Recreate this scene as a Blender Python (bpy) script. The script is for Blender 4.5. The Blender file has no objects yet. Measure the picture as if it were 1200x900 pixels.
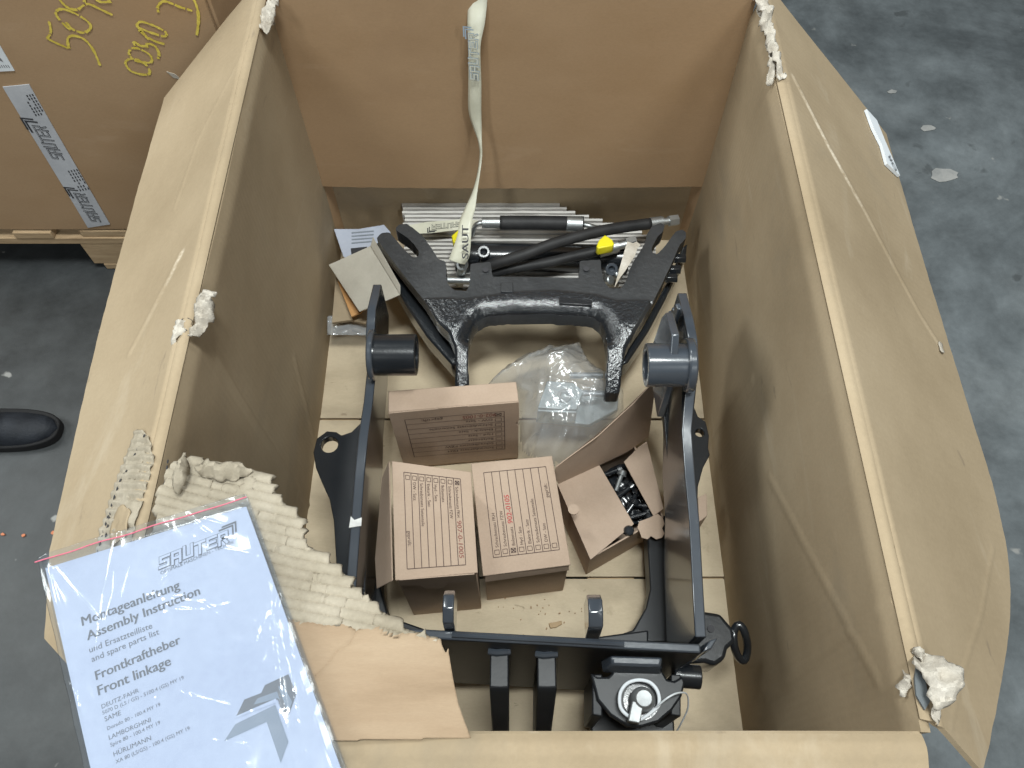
import bpy, bmesh, math, random
from mathutils import Vector, Matrix, noise
from mathutils.bvhtree import BVHTree
random.seed(7)
R = math.radians
sc = bpy.context.scene
col = sc.collection

# ------------------------------------------------------------------ camera, world, lamps, exposure
CAM_H, PITCH, FPX = 1.485, R(61.2), 950.0
SP, CP = math.sin(PITCH), math.cos(PITCH)
cam = bpy.data.cameras.new('camera')
cam.sensor_width = 36.0
cam.lens = FPX / 1200 * 36
cam.clip_start = 0.02
cam.clip_end = 100
camo = bpy.data.objects.new('camera', cam)
camo.location = (0, 0, CAM_H)
camo.rotation_euler = (R(90) - PITCH, 0, 0)
col.objects.link(camo)
sc.camera = camo

world = bpy.data.worlds.new('World')
sc.world = world
world.use_nodes = True
bg = world.node_tree.nodes['Background']
bg.inputs[0].default_value = (0.95, 0.98, 1.0, 1)
bg.inputs[1].default_value = 0.075

sc.view_settings.view_transform = 'Standard'
sc.view_settings.look = 'None'
sc.view_settings.exposure = -0.06
sc.view_settings.gamma = 1.0
sc.view_settings.use_curve_mapping = False

def area(name, loc, aim, sx, sy, power, colr=(0.95, 1.0, 0.985)):
    l = bpy.data.lights.new(name, 'AREA')
    l.shape = 'RECTANGLE'
    l.size, l.size_y = sx, sy
    l.energy = power
    l.color = colr
    o = bpy.data.objects.new(name, l)
    o.location = loc
    d = Vector(aim) - Vector(loc)
    o.rotation_euler = d.to_track_quat('-Z', 'Y').to_euler()
    col.objects.link(o)
    return o
area('hall_lamp', (-4.4, 1.3, 2.95), (0, 0.6, 0.3), 1.4, 2.4, 125)
area('hall_lamp', (-2.3, 2.9, 4.6), (0, 0.6, 0.3), 0.5, 1.8, 85)
area('hall_lamp', (2.3, 2.6, 4.6), (0, 0.6, 0.3), 0.5, 1.8, 30)
area('hall_lamp', (0.3, 0.12, 4.4), (0, 0.6, 0.3), 1.4, 0.5, 180)
area('hall_lamp', (-2.4, -3.4, 4.0), (0, 0.6, 0.3), 0.5, 1.8, 75)
area('hall_lamp', (2.2, -3.0, 4.0), (0, 0.6, 0.3), 0.5, 1.8, 75)
sc.cycles.max_bounces = 8
sc.cycles.transparent_max_bounces = 12
sc.cycles.caustics_reflective = False
sc.cycles.caustics_refractive = False

# ------------------------------------------------------------------ measuring helpers
def ray(px, py):
    u, v = (px - 600) / FPX, (py - 450) / FPX
    return Vector((u, CP - v * SP, -(SP + v * CP)))
C0 = Vector((0, 0, CAM_H))
def P(px, py, z):
    r = ray(px, py); return C0 + r * ((z - CAM_H) / r.z)
def PX(px, py, x):
    r = ray(px, py); return C0 + r * (x / r.x)
def PY(px, py, y):
    r = ray(px, py); return C0 + r * (y / r.y)
def V(*a): return Vector(a)

# ------------------------------------------------------------------ object helpers
ROOT = {}
def thing(name, label, cat, loc=(0, 0, 0), group=None):
    o = bpy.data.objects.new(name, None)
    o.empty_display_size = 0.05
    o.location = loc
    col.objects.link(o)
    o['label'] = label; o['category'] = cat
    if group: o['group'] = group
    ROOT[o.name] = Vector(loc)
    return o
def attach(o, parent):
    if parent is not None:
        o.parent = parent
        if parent.name in ROOT:
            o.matrix_parent_inverse = Matrix.Translation(-ROOT[parent.name])
def tag(o, label, cat, group=None):
    o['label'] = label; o['category'] = cat
    if group: o['group'] = group
    return o
def mesh(name, verts, faces, mat, parent=None, smooth=False, bevel=0.0, seg=2, kind=None, label=None, fmats=None, ang=40):
    me = bpy.data.meshes.new(name)
    me.from_pydata([tuple(v) for v in verts], [], faces)
    mats = mat if isinstance(mat, (list, tuple)) else [mat]
    for m in mats: me.materials.append(m)
    if fmats:
        for p, i in zip(me.polygons, fmats): p.material_index = i
    bm = bmesh.new(); bm.from_mesh(me)
    bmesh.ops.recalc_face_normals(bm, faces=bm.faces)
    bm.to_mesh(me); bm.free()
    if smooth:
        for p in me.polygons: p.use_smooth = True
        if ang < 180:
            me.set_sharp_from_angle(angle=R(ang))
    me.update()
    o = bpy.data.objects.new(name, me)
    col.objects.link(o)
    attach(o, parent)
    if bevel:
        b = o.modifiers.new('bevel', 'BEVEL')
        b.width = bevel; b.segments = seg; b.limit_method = 'ANGLE'; b.angle_limit = R(35)
        b.harden_normals = False
        for p in me.polygons: p.use_smooth = True
        me.set_sharp_from_angle(angle=R(50))
    if kind: o['kind'] = kind
    if label: o['label'] = label
    return o

def set_wear(o, pts_lists, width, strength=1.0):
    a = o.data.attributes.new('wear', 'FLOAT', 'POINT')
    vals = []
    for v in o.data.vertices:
        d = min(line_dist(v.co, c) for c in pts_lists)
        vals.append(strength * math.exp(-(d / width) ** 2))
    a.data.foreach_set('value', vals)

class G:
    """collects shapes that make up ONE part"""
    def __init__(s): s.v = []; s.f = []; s.m = []
    def add(s, v, f, mi=0):
        n = len(s.v); s.v += [Vector(a) for a in v]
        s.f += [[i + n for i in q] for q in f]; s.m += [mi] * len(f)
        return s
    def build(s, name, mat, parent=None, **k):
        return mesh(name, s.v, s.f, mat, parent, fmats=s.m, **k)

def prism(top, dz=None, off=None, bottom=None):
    """closed solid from an outline and either a drop, an offset vector or its own bottom outline"""
    n = len(top)
    if bottom is None:
        off = Vector(off) if off is not None else Vector((0, 0, -dz))
        bottom = [Vector(p) + off for p in top]
    v = list(top) + list(bottom)
    f = [list(range(n)), list(range(2 * n - 1, n - 1, -1))]
    f += [[i, i + n, (i + 1) % n + n, (i + 1) % n] for i in range(n)]
    return v, f
def box(c, sx, sy, sz, rz=0.0):
    c = Vector(c); m = Matrix.Rotation(rz, 3, 'Z')
    t = [c + m @ Vector((a * sx / 2, b * sy / 2, sz / 2)) for a, b in ((-1, -1), (1, -1), (1, 1), (-1, 1))]
    return prism(t, dz=sz)
def frame_of(d):
    d = d.normalized()
    a = Vector((0, 0, 1)) if abs(d.z) < 0.9 else Vector((1, 0, 0))
    x = d.cross(a).normalized(); return x, d.cross(x).normalized()
def cyl(p0, p1, r0, r1=None, n=24, caps=True):
    p0, p1 = Vector(p0), Vector(p1); r1 = r0 if r1 is None else r1
    x, y = frame_of(p1 - p0)
    v = []
    for p, r in ((p0, r0), (p1, r1)):
        v += [p + (x * math.cos(2 * math.pi * i / n) + y * math.sin(2 * math.pi * i / n)) * r for i in range(n)]
    f = [[i, (i + 1) % n, n + (i + 1) % n, n + i] for i in range(n)]
    if caps: f += [list(range(n)), list(range(n, 2 * n))]
    return v, f
def pipe(p0, p1, ro, ri, n=32):
    p0, p1 = Vector(p0), Vector(p1)
    x, y = frame_of(p1 - p0); v = []
    for p, r in ((p0, ro), (p1, ro), (p1, ri), (p0, ri)):
        v += [p + (x * math.cos(2 * math.pi * i / n) + y * math.sin(2 * math.pi * i / n)) * r for i in range(n)]
    f = []
    for k in range(4):
        a, b = k * n, ((k + 1) % 4) * n
        f += [[a + i, a + (i + 1) % n, b + (i + 1) % n, b + i] for i in range(n)]
    return v, f
def tube(path, r, n=10, closed=False, sub=1):
    path = [Vector(p) for p in path]
    if sub > 1: path = spline(path, sub, closed)
    m = len(path); v = []; x = None
    for i, p in enumerate(path):
        if closed: d = path[(i + 1) % m] - path[i - 1]
        else: d = path[min(i + 1, m - 1)] - path[max(i - 1, 0)]
        d.normalize()
        if x is None: x, y = frame_of(d)
        x = (x - d * x.dot(d)).normalized(); y = d.cross(x)
        rr = r[min(i, len(r) - 1)] if isinstance(r, (list, tuple)) else r
        v += [p + (x * math.cos(2 * math.pi * k / n) + y * math.sin(2 * math.pi * k / n)) * rr for k in range(n)]
    f = []
    for i in range(m if closed else m - 1):
        a, b = i * n, ((i + 1) % m) * n
        f += [[a + k, a + (k + 1) % n, b + (k + 1) % n, b + k] for k in range(n)]
    if not closed: f += [list(range(n)), list(range((m - 1) * n, m * n))]
    return v, f
def spline(pts, sub, closed=False):
    out = []; m = len(pts)
    for i in range(m if closed else m - 1):
        g = (lambda k: pts[k % m]) if closed else (lambda k: pts[max(0, min(m - 1, k))])
        a, b, c, d = g(i - 1), g(i), g(i + 1), g(i + 2)
        for s in range(sub):
            t = s / sub
            out.append(0.5 * ((2 * b) + (c - a) * t + (2 * a - 5 * b + 4 * c - d) * t * t + (3 * b - a - 3 * c + d) * t ** 3))
    if not closed: out.append(pts[-1])
    return out
def lathe(c, axis, prof, n=24):
    c = Vector(c); axis = Vector(axis).normalized(); x, y = frame_of(axis); v = []
    for r, h in prof:
        v += [c + axis * h + (x * math.cos(2 * math.pi * i / n) + y * math.sin(2 * math.pi * i / n)) * r for i in range(n)]
    f = []
    for k in range(len(prof) - 1):
        f += [[k * n + i, k * n + (i + 1) % n, (k + 1) * n + (i + 1) % n, (k + 1) * n + i] for i in range(n)]
    f += [list(range(n)), list(range((len(prof) - 1) * n, len(prof) * n))]
    return v, f
def nz(p, s, seed=0.0):
    return noise.noise(Vector(p) * s + Vector((seed, seed * 1.7, seed * 0.3)))
def grid_sheet(nu, nv, fn, thick, nrm=None):
    """closed sheet: fn(u, v) -> Vector, thickened along the surface normal"""
    top = [[fn(i / nu, j / nv) for j in range(nv + 1)] for i in range(nu + 1)]
    v = []; W = nv + 1
    for i in range(nu + 1):
        for j in range(nv + 1): v.append(top[i][j])
    n0 = len(v)
    for i in range(nu + 1):
        for j in range(nv + 1):
            a = top[min(i + 1, nu)][j] - top[max(i - 1, 0)][j]
            b = top[i][min(j + 1, nv)] - top[i][max(j - 1, 0)]
            k = a.cross(b)
            k = k.normalized() if k.length > 1e-12 else Vector((0, 0, 1))
            v.append(top[i][j] - k * thick)
    f = []
    for i in range(nu):
        for j in range(nv):
            a = i * W + j
            f.append([a, a + W, a + W + 1, a + 1]); f.append([n0 + a, n0 + a + 1, n0 + a + W + 1, n0 + a + W])
    for i in range(nu):
        f.append([i * W, n0 + i * W, n0 + (i + 1) * W, (i + 1) * W])
        a = i * W + nv; f.append([a, a + W, n0 + a + W, n0 + a])
    for j in range(nv):
        f.append([j, j + 1, n0 + j + 1, n0 + j])
        a = nu * W + j; f.append([a, n0 + a, n0 + a + 1, a + 1])
    return v, f
def smooth_rim(V_, F_, it, zz=False):
    cnt = {}
    for q in F_:
        for i in range(len(q)):
            e = (min(q[i], q[i - 1]), max(q[i], q[i - 1])); cnt[e] = cnt.get(e, 0) + 1
    nb_ = {}
    for (a, b), c in cnt.items():
        if c == 1: nb_.setdefault(a, []).append(b); nb_.setdefault(b, []).append(a)
    for _ in range(it):
        new = {a: V_[a] * .4 + sum((V_[b] for b in l), Vector()) * (.6 / len(l)) for a, l in nb_.items()}
        for a, p in new.items():
            V_[a].x, V_[a].y = p.x, p.y
            if zz: V_[a].z = p.z
def inside(x, y, poly):
    c = False; n = len(poly); j = n - 1
    for i in range(n):
        a, b = poly[i], poly[j]
        if (a[1] > y) != (b[1] > y) and x < (b[0] - a[0]) * (y - a[1]) / (b[1] - a[1]) + a[0]: c = not c
        j = i
    return c
def seg_dist(p, a, b):
    ab = b - a; t = max(0, min(1, (p - a).dot(ab) / max(ab.length_squared, 1e-12)))
    return (p - a - ab * t).length
def line_dist(p, pts):
    return min(seg_dist(p, pts[i], pts[i + 1]) for i in range(len(pts) - 1))

# ------------------------------------------------------------------ materials
def mat(name, base, rough=0.6, metal=0.0, spec=0.5, coat=0.0):
    m = bpy.data.materials.new(name); m.use_nodes = True
    b = m.node_tree.nodes['Principled BSDF']
    b.inputs['Base Color'].default_value = (*base, 1)
    b.inputs['Roughness'].default_value = rough
    b.inputs['Metallic'].default_value = metal
    b.inputs['Specular IOR Level'].default_value = spec
    b.inputs['Coat Weight'].default_value = coat
    b.inputs['Coat Roughness'].default_value = 0.08
    return m
def N(m, t, **k):
    n = m.node_tree.nodes.new(t)
    for a, b in k.items():
        if a.startswith('i_'): n.inputs[a[2:].replace('_', ' ')].default_value = b
        else: setattr(n, a, b)
    return n
def L(m, a, b): m.node_tree.links.new(a, b)
def mottled(name, cols, scale=3.0, detail=8, rough=0.8, bump=0.15, bscale=60, stretch=(1, 1, 1), spec=0.3, fine=0.1, metal=0.0,
            coat=0.0, rough_var=0.0, bdist=0.002, spots=None, ramp=(0.3, 0.7), wear=None, smudge=None, wash=0):
    """base colour from layered noise in object space, with fine relief"""
    m = mat(name, cols[0], rough, metal, spec, coat); b = m.node_tree.nodes['Principled BSDF']
    tc = N(m, 'ShaderNodeTexCoord'); mp = N(m, 'ShaderNodeMapping'); mp.inputs['Scale'].default_value = stretch
    L(m, tc.outputs['Object'], mp.inputs['Vector'])
    n1 = N(m, 'ShaderNodeTexNoise', i_Scale=scale, i_Detail=detail, i_Roughness=0.6)
    L(m, mp.outputs[0], n1.inputs['Vector'])
    cr = N(m, 'ShaderNodeValToRGB'); e = cr.color_ramp.elements
    e[0].position, e[1].position = ramp
    e[0].color = (*cols[0], 1); e[1].color = (*cols[-1], 1)
    for i, c in enumerate(cols[1:-1]):
        q = e.new(ramp[0] + (ramp[1] - ramp[0]) * (i + 1) / (len(cols) - 1)); q.color = (*c, 1)
    L(m, n1.outputs['Fac'], cr.inputs['Fac'])
    n2 = N(m, 'ShaderNodeTexNoise', i_Scale=bscale, i_Detail=4, i_Roughness=0.7)
    L(m, mp.outputs[0], n2.inputs['Vector'])
    mx = N(m, 'ShaderNodeMix', data_type='RGBA', blend_type='OVERLAY'); mx.inputs['Factor'].default_value = fine
    L(m, cr.outputs['Color'], mx.inputs['A']); L(m, n2.outputs['Fac'], mx.inputs['B'])
    out = mx.outputs['Result']
    if spots:
        (sc_, lo, hi, colr) = spots
        n3 = N(m, 'ShaderNodeTexNoise', i_Scale=sc_, i_Detail=5, i_Roughness=0.65)
        L(m, tc.outputs['Object'], n3.inputs['Vector'])
        mr = N(m, 'ShaderNodeMapRange'); mr.inputs['From Min'].default_value = lo; mr.inputs['From Max'].default_value = hi
        L(m, n3.outputs['Fac'], mr.inputs['Value'])
        m2 = N(m, 'ShaderNodeMix', data_type='RGBA'); m2.inputs['B'].default_value = (*colr, 1)
        L(m, mr.outputs[0], m2.inputs['Factor']); L(m, out, m2.inputs['A']); out = m2.outputs['Result']
    if smudge:
        for (ss, lo, hi, amt, colr, st_) in smudge:
            mp2 = N(m, 'ShaderNodeMapping'); mp2.inputs['Scale'].default_value = st_; mp2.inputs['Location'].default_value = (ss, ss * .3, 1.7); L(m, tc.outputs['Object'], mp2.inputs[0])
            ns = N(m, 'ShaderNodeTexNoise', i_Scale=ss, i_Detail=7, i_Roughness=0.62, i_Distortion=0.5); L(m, mp2.outputs[0], ns.inputs['Vector'])
            ms = N(m, 'ShaderNodeMapRange'); ms.inputs['From Min'].default_value = lo; ms.inputs['From Max'].default_value = hi; ms.inputs['To Max'].default_value = amt
            L(m, ns.outputs['Fac'], ms.inputs['Value'])
            m6 = N(m, 'ShaderNodeMix', data_type='RGBA'); m6.inputs['B'].default_value = (*colr, 1)
            L(m, ms.outputs[0], m6.inputs['Factor']); L(m, out, m6.inputs['A']); out = m6.outputs['Result']
    if wear:
        at = N(m, 'ShaderNodeAttribute', attribute_name='wear')
        nw = N(m, 'ShaderNodeTexNoise', i_Scale=70.0, i_Detail=4, i_Roughness=0.7); L(m, tc.outputs['Object'], nw.inputs['Vector'])
        mw = N(m, 'ShaderNodeMapRange'); mw.inputs['From Min'].default_value = 0.35; mw.inputs['From Max'].default_value = 0.55
        L(m, nw.outputs['Fac'], mw.inputs['Value'])
        mm = N(m, 'ShaderNodeMath', operation='MULTIPLY'); L(m, at.outputs['Fac'], mm.inputs[0]); L(m, mw.outputs[0], mm.inputs[1])
        m5 = N(m, 'ShaderNodeMix', data_type='RGBA'); m5.inputs['B'].default_value = (*wear, 1)
        L(m, mm.outputs[0], m5.inputs['Factor']); L(m, out, m5.inputs['A']); out = m5.outputs['Result']
    L(m, out, b.inputs['Base Color'])
    if rough_var:
        mr = N(m, 'ShaderNodeMapRange'); mr.inputs['To Min'].default_value = rough - rough_var; mr.inputs['To Max'].default_value = rough + rough_var
        L(m, n1.outputs['Fac'], mr.inputs['Value']); L(m, mr.outputs[0], b.inputs['Roughness'])
    if bump:
        bp = N(m, 'ShaderNodeBump', i_Strength=bump, i_Distance=bdist)
        L(m, n2.outputs['Fac'], bp.inputs['Height'])
        if wash:
            wv = N(m, 'ShaderNodeTexWave', wave_type='BANDS', bands_direction='Y', i_Scale=wash, i_Distortion=1.2, i_Detail=2.0); wv.inputs['Detail Scale'].default_value = 0.6
            L(m, tc.outputs['Object'], wv.inputs['Vector'])
            bw = N(m, 'ShaderNodeBump', i_Strength=0.10, i_Distance=0.0015); L(m, wv.outputs['Fac'], bw.inputs['Height']); L(m, bw.outputs[0], bp.inputs['Normal'])
        L(m, bp.outputs[0], b.inputs['Normal'])
        if coat: L(m, bp.outputs[0], b.inputs['Coat Normal'])
    return m
M = {}
# crate board: pale inner liner, browner outer liner
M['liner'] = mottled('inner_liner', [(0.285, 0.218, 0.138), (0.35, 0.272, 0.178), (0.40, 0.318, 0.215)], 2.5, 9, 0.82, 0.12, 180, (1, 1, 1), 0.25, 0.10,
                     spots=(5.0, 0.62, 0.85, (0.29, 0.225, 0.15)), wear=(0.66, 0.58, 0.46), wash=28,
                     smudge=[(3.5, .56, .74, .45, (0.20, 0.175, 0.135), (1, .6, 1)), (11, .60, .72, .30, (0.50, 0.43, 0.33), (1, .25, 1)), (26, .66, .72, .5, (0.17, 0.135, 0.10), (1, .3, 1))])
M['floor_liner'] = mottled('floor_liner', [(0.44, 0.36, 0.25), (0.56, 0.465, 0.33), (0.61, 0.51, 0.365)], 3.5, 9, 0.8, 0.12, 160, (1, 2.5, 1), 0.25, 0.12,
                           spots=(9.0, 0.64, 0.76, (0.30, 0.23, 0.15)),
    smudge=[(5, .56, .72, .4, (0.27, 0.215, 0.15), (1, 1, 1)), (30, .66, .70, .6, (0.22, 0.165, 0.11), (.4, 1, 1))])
M['flapliner'] = mottled('smudged_liner', [(0.25, 0.175, 0.11), (0.32, 0.23, 0.15), (0.37, 0.275, 0.185)], 4, 9, 0.8, 0.12, 180, (1, 5, 1), 0.25, 0.12)
M['outer'] = mottled('outer_liner', [(0.335, 0.215, 0.118), (0.365, 0.24, 0.138), (0.39, 0.26, 0.152)], 3.0, 9, 0.75, 0.12, 170, (1, 1, 2), 0.3, 0.12,
    smudge=[(2.6, .55, .75, .45, (0.235, 0.145, 0.085), (1, 1, .7)), (16, .62, .70, .25, (0.45, 0.32, 0.21), (.3, 1, 1))])
M['flute'] = mottled('bare_fluting', [(0.28, 0.24, 0.18), (0.36, 0.315, 0.245), (0.44, 0.39, 0.315)], 14, 8, 0.92, 0.3, 220, (1, 1, 1), 0.15, 0.2)
M['torn'] = mottled('torn_paper', [(0.30, 0.26, 0.21), (0.46, 0.42, 0.36), (0.58, 0.54, 0.48)], 25, 8, 0.9, 0.5, 240, (1, 1, 1), 0.15, 0.25)
M['smallbox'] = mottled('small_box_board', [(0.385, 0.285, 0.21), (0.44, 0.33, 0.25), (0.48, 0.365, 0.28)], 7, 9, 0.78, 0.08, 260, (1, 1, 1), 0.3, 0.10)
M['boxedge'] = mottled('small_box_edge', [(0.30, 0.19, 0.11), (0.36, 0.24, 0.145)], 20, 6, 0.85, 0.2, 300)
M['greycard'] = mottled('grey_card', [(0.42, 0.39, 0.33), (0.55, 0.52, 0.45)], 9, 8, 0.85, 0.15, 200)
M['paint'] = mottled('black_gloss_paint', [(0.010, 0.012, 0.015), (0.018, 0.021, 0.025)], 6, 5, 0.25, 0.2, 55, (1, 1, 1), 0.5, 0.0, coat=0.35, bdist=0.0010)
M['plate'] = mottled('plate_paint', [(0.040, 0.048, 0.060), (0.055, 0.065, 0.080)], 8, 5, 0.22, 0.15, 60, (1, 1, 1), 0.5, 0.05, coat=0.8, bdist=0.0008,  # paler bluish paint; on upward edges its colour carries the ceiling reflection
                     spots=(30, 0.70, 0.74, (0.12, 0.12, 0.12)))
M['satin'] = mottled('satin_black_paint', [(0.010, 0.011, 0.013), (0.017, 0.019, 0.022)], 6, 5, 0.42, 0.2, 55, (1, 1, 1), 0.35, 0.0, bdist=0.001)
M['cast'] = mottled('casting_paint', [(0.024, 0.026, 0.029), (0.042, 0.044, 0.047)], 9, 8, 0.42, 0.5, 90, (1, 1, 1), 0.5, 0.15, rough_var=0.12, bdist=0.0025,
                    spots=(14, 0.60, 0.72, (0.065, 0.067, 0.07)))
M['rough_cast'] = mottled('pebbled_casting', [(0.011, 0.013, 0.016), (0.020, 0.023, 0.027)], 10, 8, 0.19, 0.28, 230, (1, 1, 1), 0.6, 0.1, coat=0.5, bdist=0.003)
M['rubber'] = mottled('hose_rubber', [(0.016, 0.016, 0.017), (0.032, 0.032, 0.033)], 30, 5, 0.55, 0.15, 300)
M['steel'] = mottled('zinc_steel', [(0.36, 0.38, 0.39), (0.50, 0.52, 0.52)], 30, 5, 0.42, 0.1, 200, metal=0.85)
M['pinsteel'] = mottled('pin_steel', [(0.20, 0.21, 0.215), (0.30, 0.31, 0.315)], 40, 5, 0.45, 0.1, 200, metal=0.6)
M['galv'] = mottled('zinc_plate', [(0.50, 0.55, 0.55), (0.66, 0.71, 0.70)], 20, 5, 0.42, 0.15, 150, metal=0.75)
M['bare'] = mottled('chipped_bare_metal', [(0.55, 0.55, 0.54), (0.75, 0.75, 0.73)], 90, 5, 0.6, 0.3, 300)
M['yellow'] = mat('yellow_plastic', (0.80, 0.70, 0.02), 0.4)
M['tape'] = mottled('tape_film', [(0.56, 0.55, 0.44), (0.66, 0.65, 0.54)], 10, 5, 0.35, 0.1, 80)
M['greytape'] = mottled('grey_tape', [(0.42, 0.43, 0.46), (0.52, 0.53, 0.56)], 12, 5, 0.4, 0.1, 100)
M['paper'] = mottled('white_paper', [(0.43, 0.465, 0.56), (0.48, 0.515, 0.60)], 6, 4, 0.75, 0.03, 100)
M['white'] = mottled('white_label', [(0.60, 0.64, 0.68), (0.74, 0.77, 0.80)], 12, 5, 0.6, 0.05, 100)
M['ink'] = mat('black_ink', (0.035, 0.035, 0.04), 0.7)  # print ink, also the painted dark of holes and flute ends
M['boxink'] = mat('brown_black_ink', (0.085, 0.055, 0.045), 0.8)
M['greyink'] = mat('grey_ink', (0.16, 0.165, 0.175), 0.7)
M['paleink'] = mat('pale_grey_ink', (0.24, 0.27, 0.31), 0.7)
M['redink'] = mat('red_ink', (0.45, 0.05, 0.05), 0.7)
M['dullred'] = mat('dull_red_ink', (0.26, 0.09, 0.07), 0.8)
M['blueink'] = mat('pale_blue_ink', (0.30, 0.38, 0.46), 0.6)
M['zipred'] = mat('red_zip_strip', (0.62, 0.13, 0.20), 0.35)
M['chalk'] = mottled('yellow_wax_crayon', [(0.55, 0.42, 0.06), (0.75, 0.60, 0.12)], 60, 6, 0.8, 0.4, 300)
M['wood'] = mottled('pallet_wood', [(0.28, 0.19, 0.11), (0.42, 0.30, 0.18), (0.50, 0.37, 0.23)], 6, 8, 0.85, 0.3, 40, (1, 8, 8), 0.2, 0.15)
M['orange'] = mottled('orange_card', [(0.50, 0.26, 0.10), (0.60, 0.33, 0.14)], 12, 6, 0.8, 0.15, 200)
M['fleck'] = mat('orange_fleck', (0.50, 0.17, 0.08), 0.7)
M['leather'] = mottled('shoe_leather', [(0.008, 0.010, 0.014), (0.022, 0.026, 0.034)], 20, 6, 0.6, 0.8, 90)
M['sole'] = mottled('shoe_sole', [(0.008, 0.008, 0.009), (0.014, 0.014, 0.015)], 20, 6, 0.7, 0.4, 90)
M['corr'] = mottled('white_corrugated', [(0.56, 0.54, 0.51), (0.70, 0.68, 0.65)], 30, 6, 0.8, 0.2, 200, (1, 6, 6))
M['corrdark'] = mottled('flute_hollow', [(0.14, 0.125, 0.11), (0.24, 0.22, 0.195)], 60, 6, 0.9, 0.2, 200)  # shade in the gaps between pale plies, put into the colour

def film_mat(name, white, gloss_rough, tint=(0.95, 0.97, 1.0), scale=40, bump=0.4, refl=0.05):
    m = bpy.data.materials.new(name); m.use_nodes = True; nt = m.node_tree
    for n in list(nt.nodes): nt.nodes.remove(n)
    out = N(m, 'ShaderNodeOutputMaterial'); tr = N(m, 'ShaderNodeBsdfTransparent'); tr.inputs[0].default_value = (*tint, 1)
    gl = N(m, 'ShaderNodeBsdfGlossy', i_Roughness=gloss_rough); df = N(m, 'ShaderNodeBsdfDiffuse'); df.inputs[0].default_value = (0.75, 0.78, 0.8, 1)
    tc = N(m, 'ShaderNodeTexCoord'); n1 = N(m, 'ShaderNodeTexNoise', i_Scale=scale, i_Detail=5, i_Roughness=0.55, i_Distortion=0.8)
    L(m, tc.outputs['Object'], n1.inputs['Vector'])
    bp = N(m, 'ShaderNodeBump', i_Strength=bump, i_Distance=0.004); L(m, n1.outputs['Fac'], bp.inputs['Height'])
    L(m, bp.outputs[0], gl.inputs['Normal'])
    lw = N(m, 'ShaderNodeLayerWeight', i_Blend=0.5); L(m, bp.outputs[0], lw.inputs['Normal'])
    pw = N(m, 'ShaderNodeMath', operation='POWER'); pw.inputs[1].default_value = 4.0; L(m, lw.outputs['Facing'], pw.inputs[0])
    fr = N(m, 'ShaderNodeMapRange'); fr.inputs['To Min'].default_value = refl; fr.inputs['To Max'].default_value = 0.9; L(m, pw.outputs[0], fr.inputs['Value'])
    m1 = N(m, 'ShaderNodeMixShader'); m1.inputs[0].default_value = white; L(m, tr.outputs[0], m1.inputs[1]); L(m, df.outputs[0], m1.inputs[2])
    m2 = N(m, 'ShaderNodeMixShader'); L(m, fr.outputs[0], m2.inputs[0]); L(m, m1.outputs[0], m2.inputs[1]); L(m, gl.outputs[0], m2.inputs[2])
    L(m, m2.outputs[0], out.inputs['Surface'])
    return m
M['film'] = film_mat('clear_film', 0.02, 0.14, scale=12, bump=0.18)
M['bagfilm'] = film_mat('hardware_bag_film', 0.26, 0.13, scale=30, bump=0.6, refl=0.2)

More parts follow.
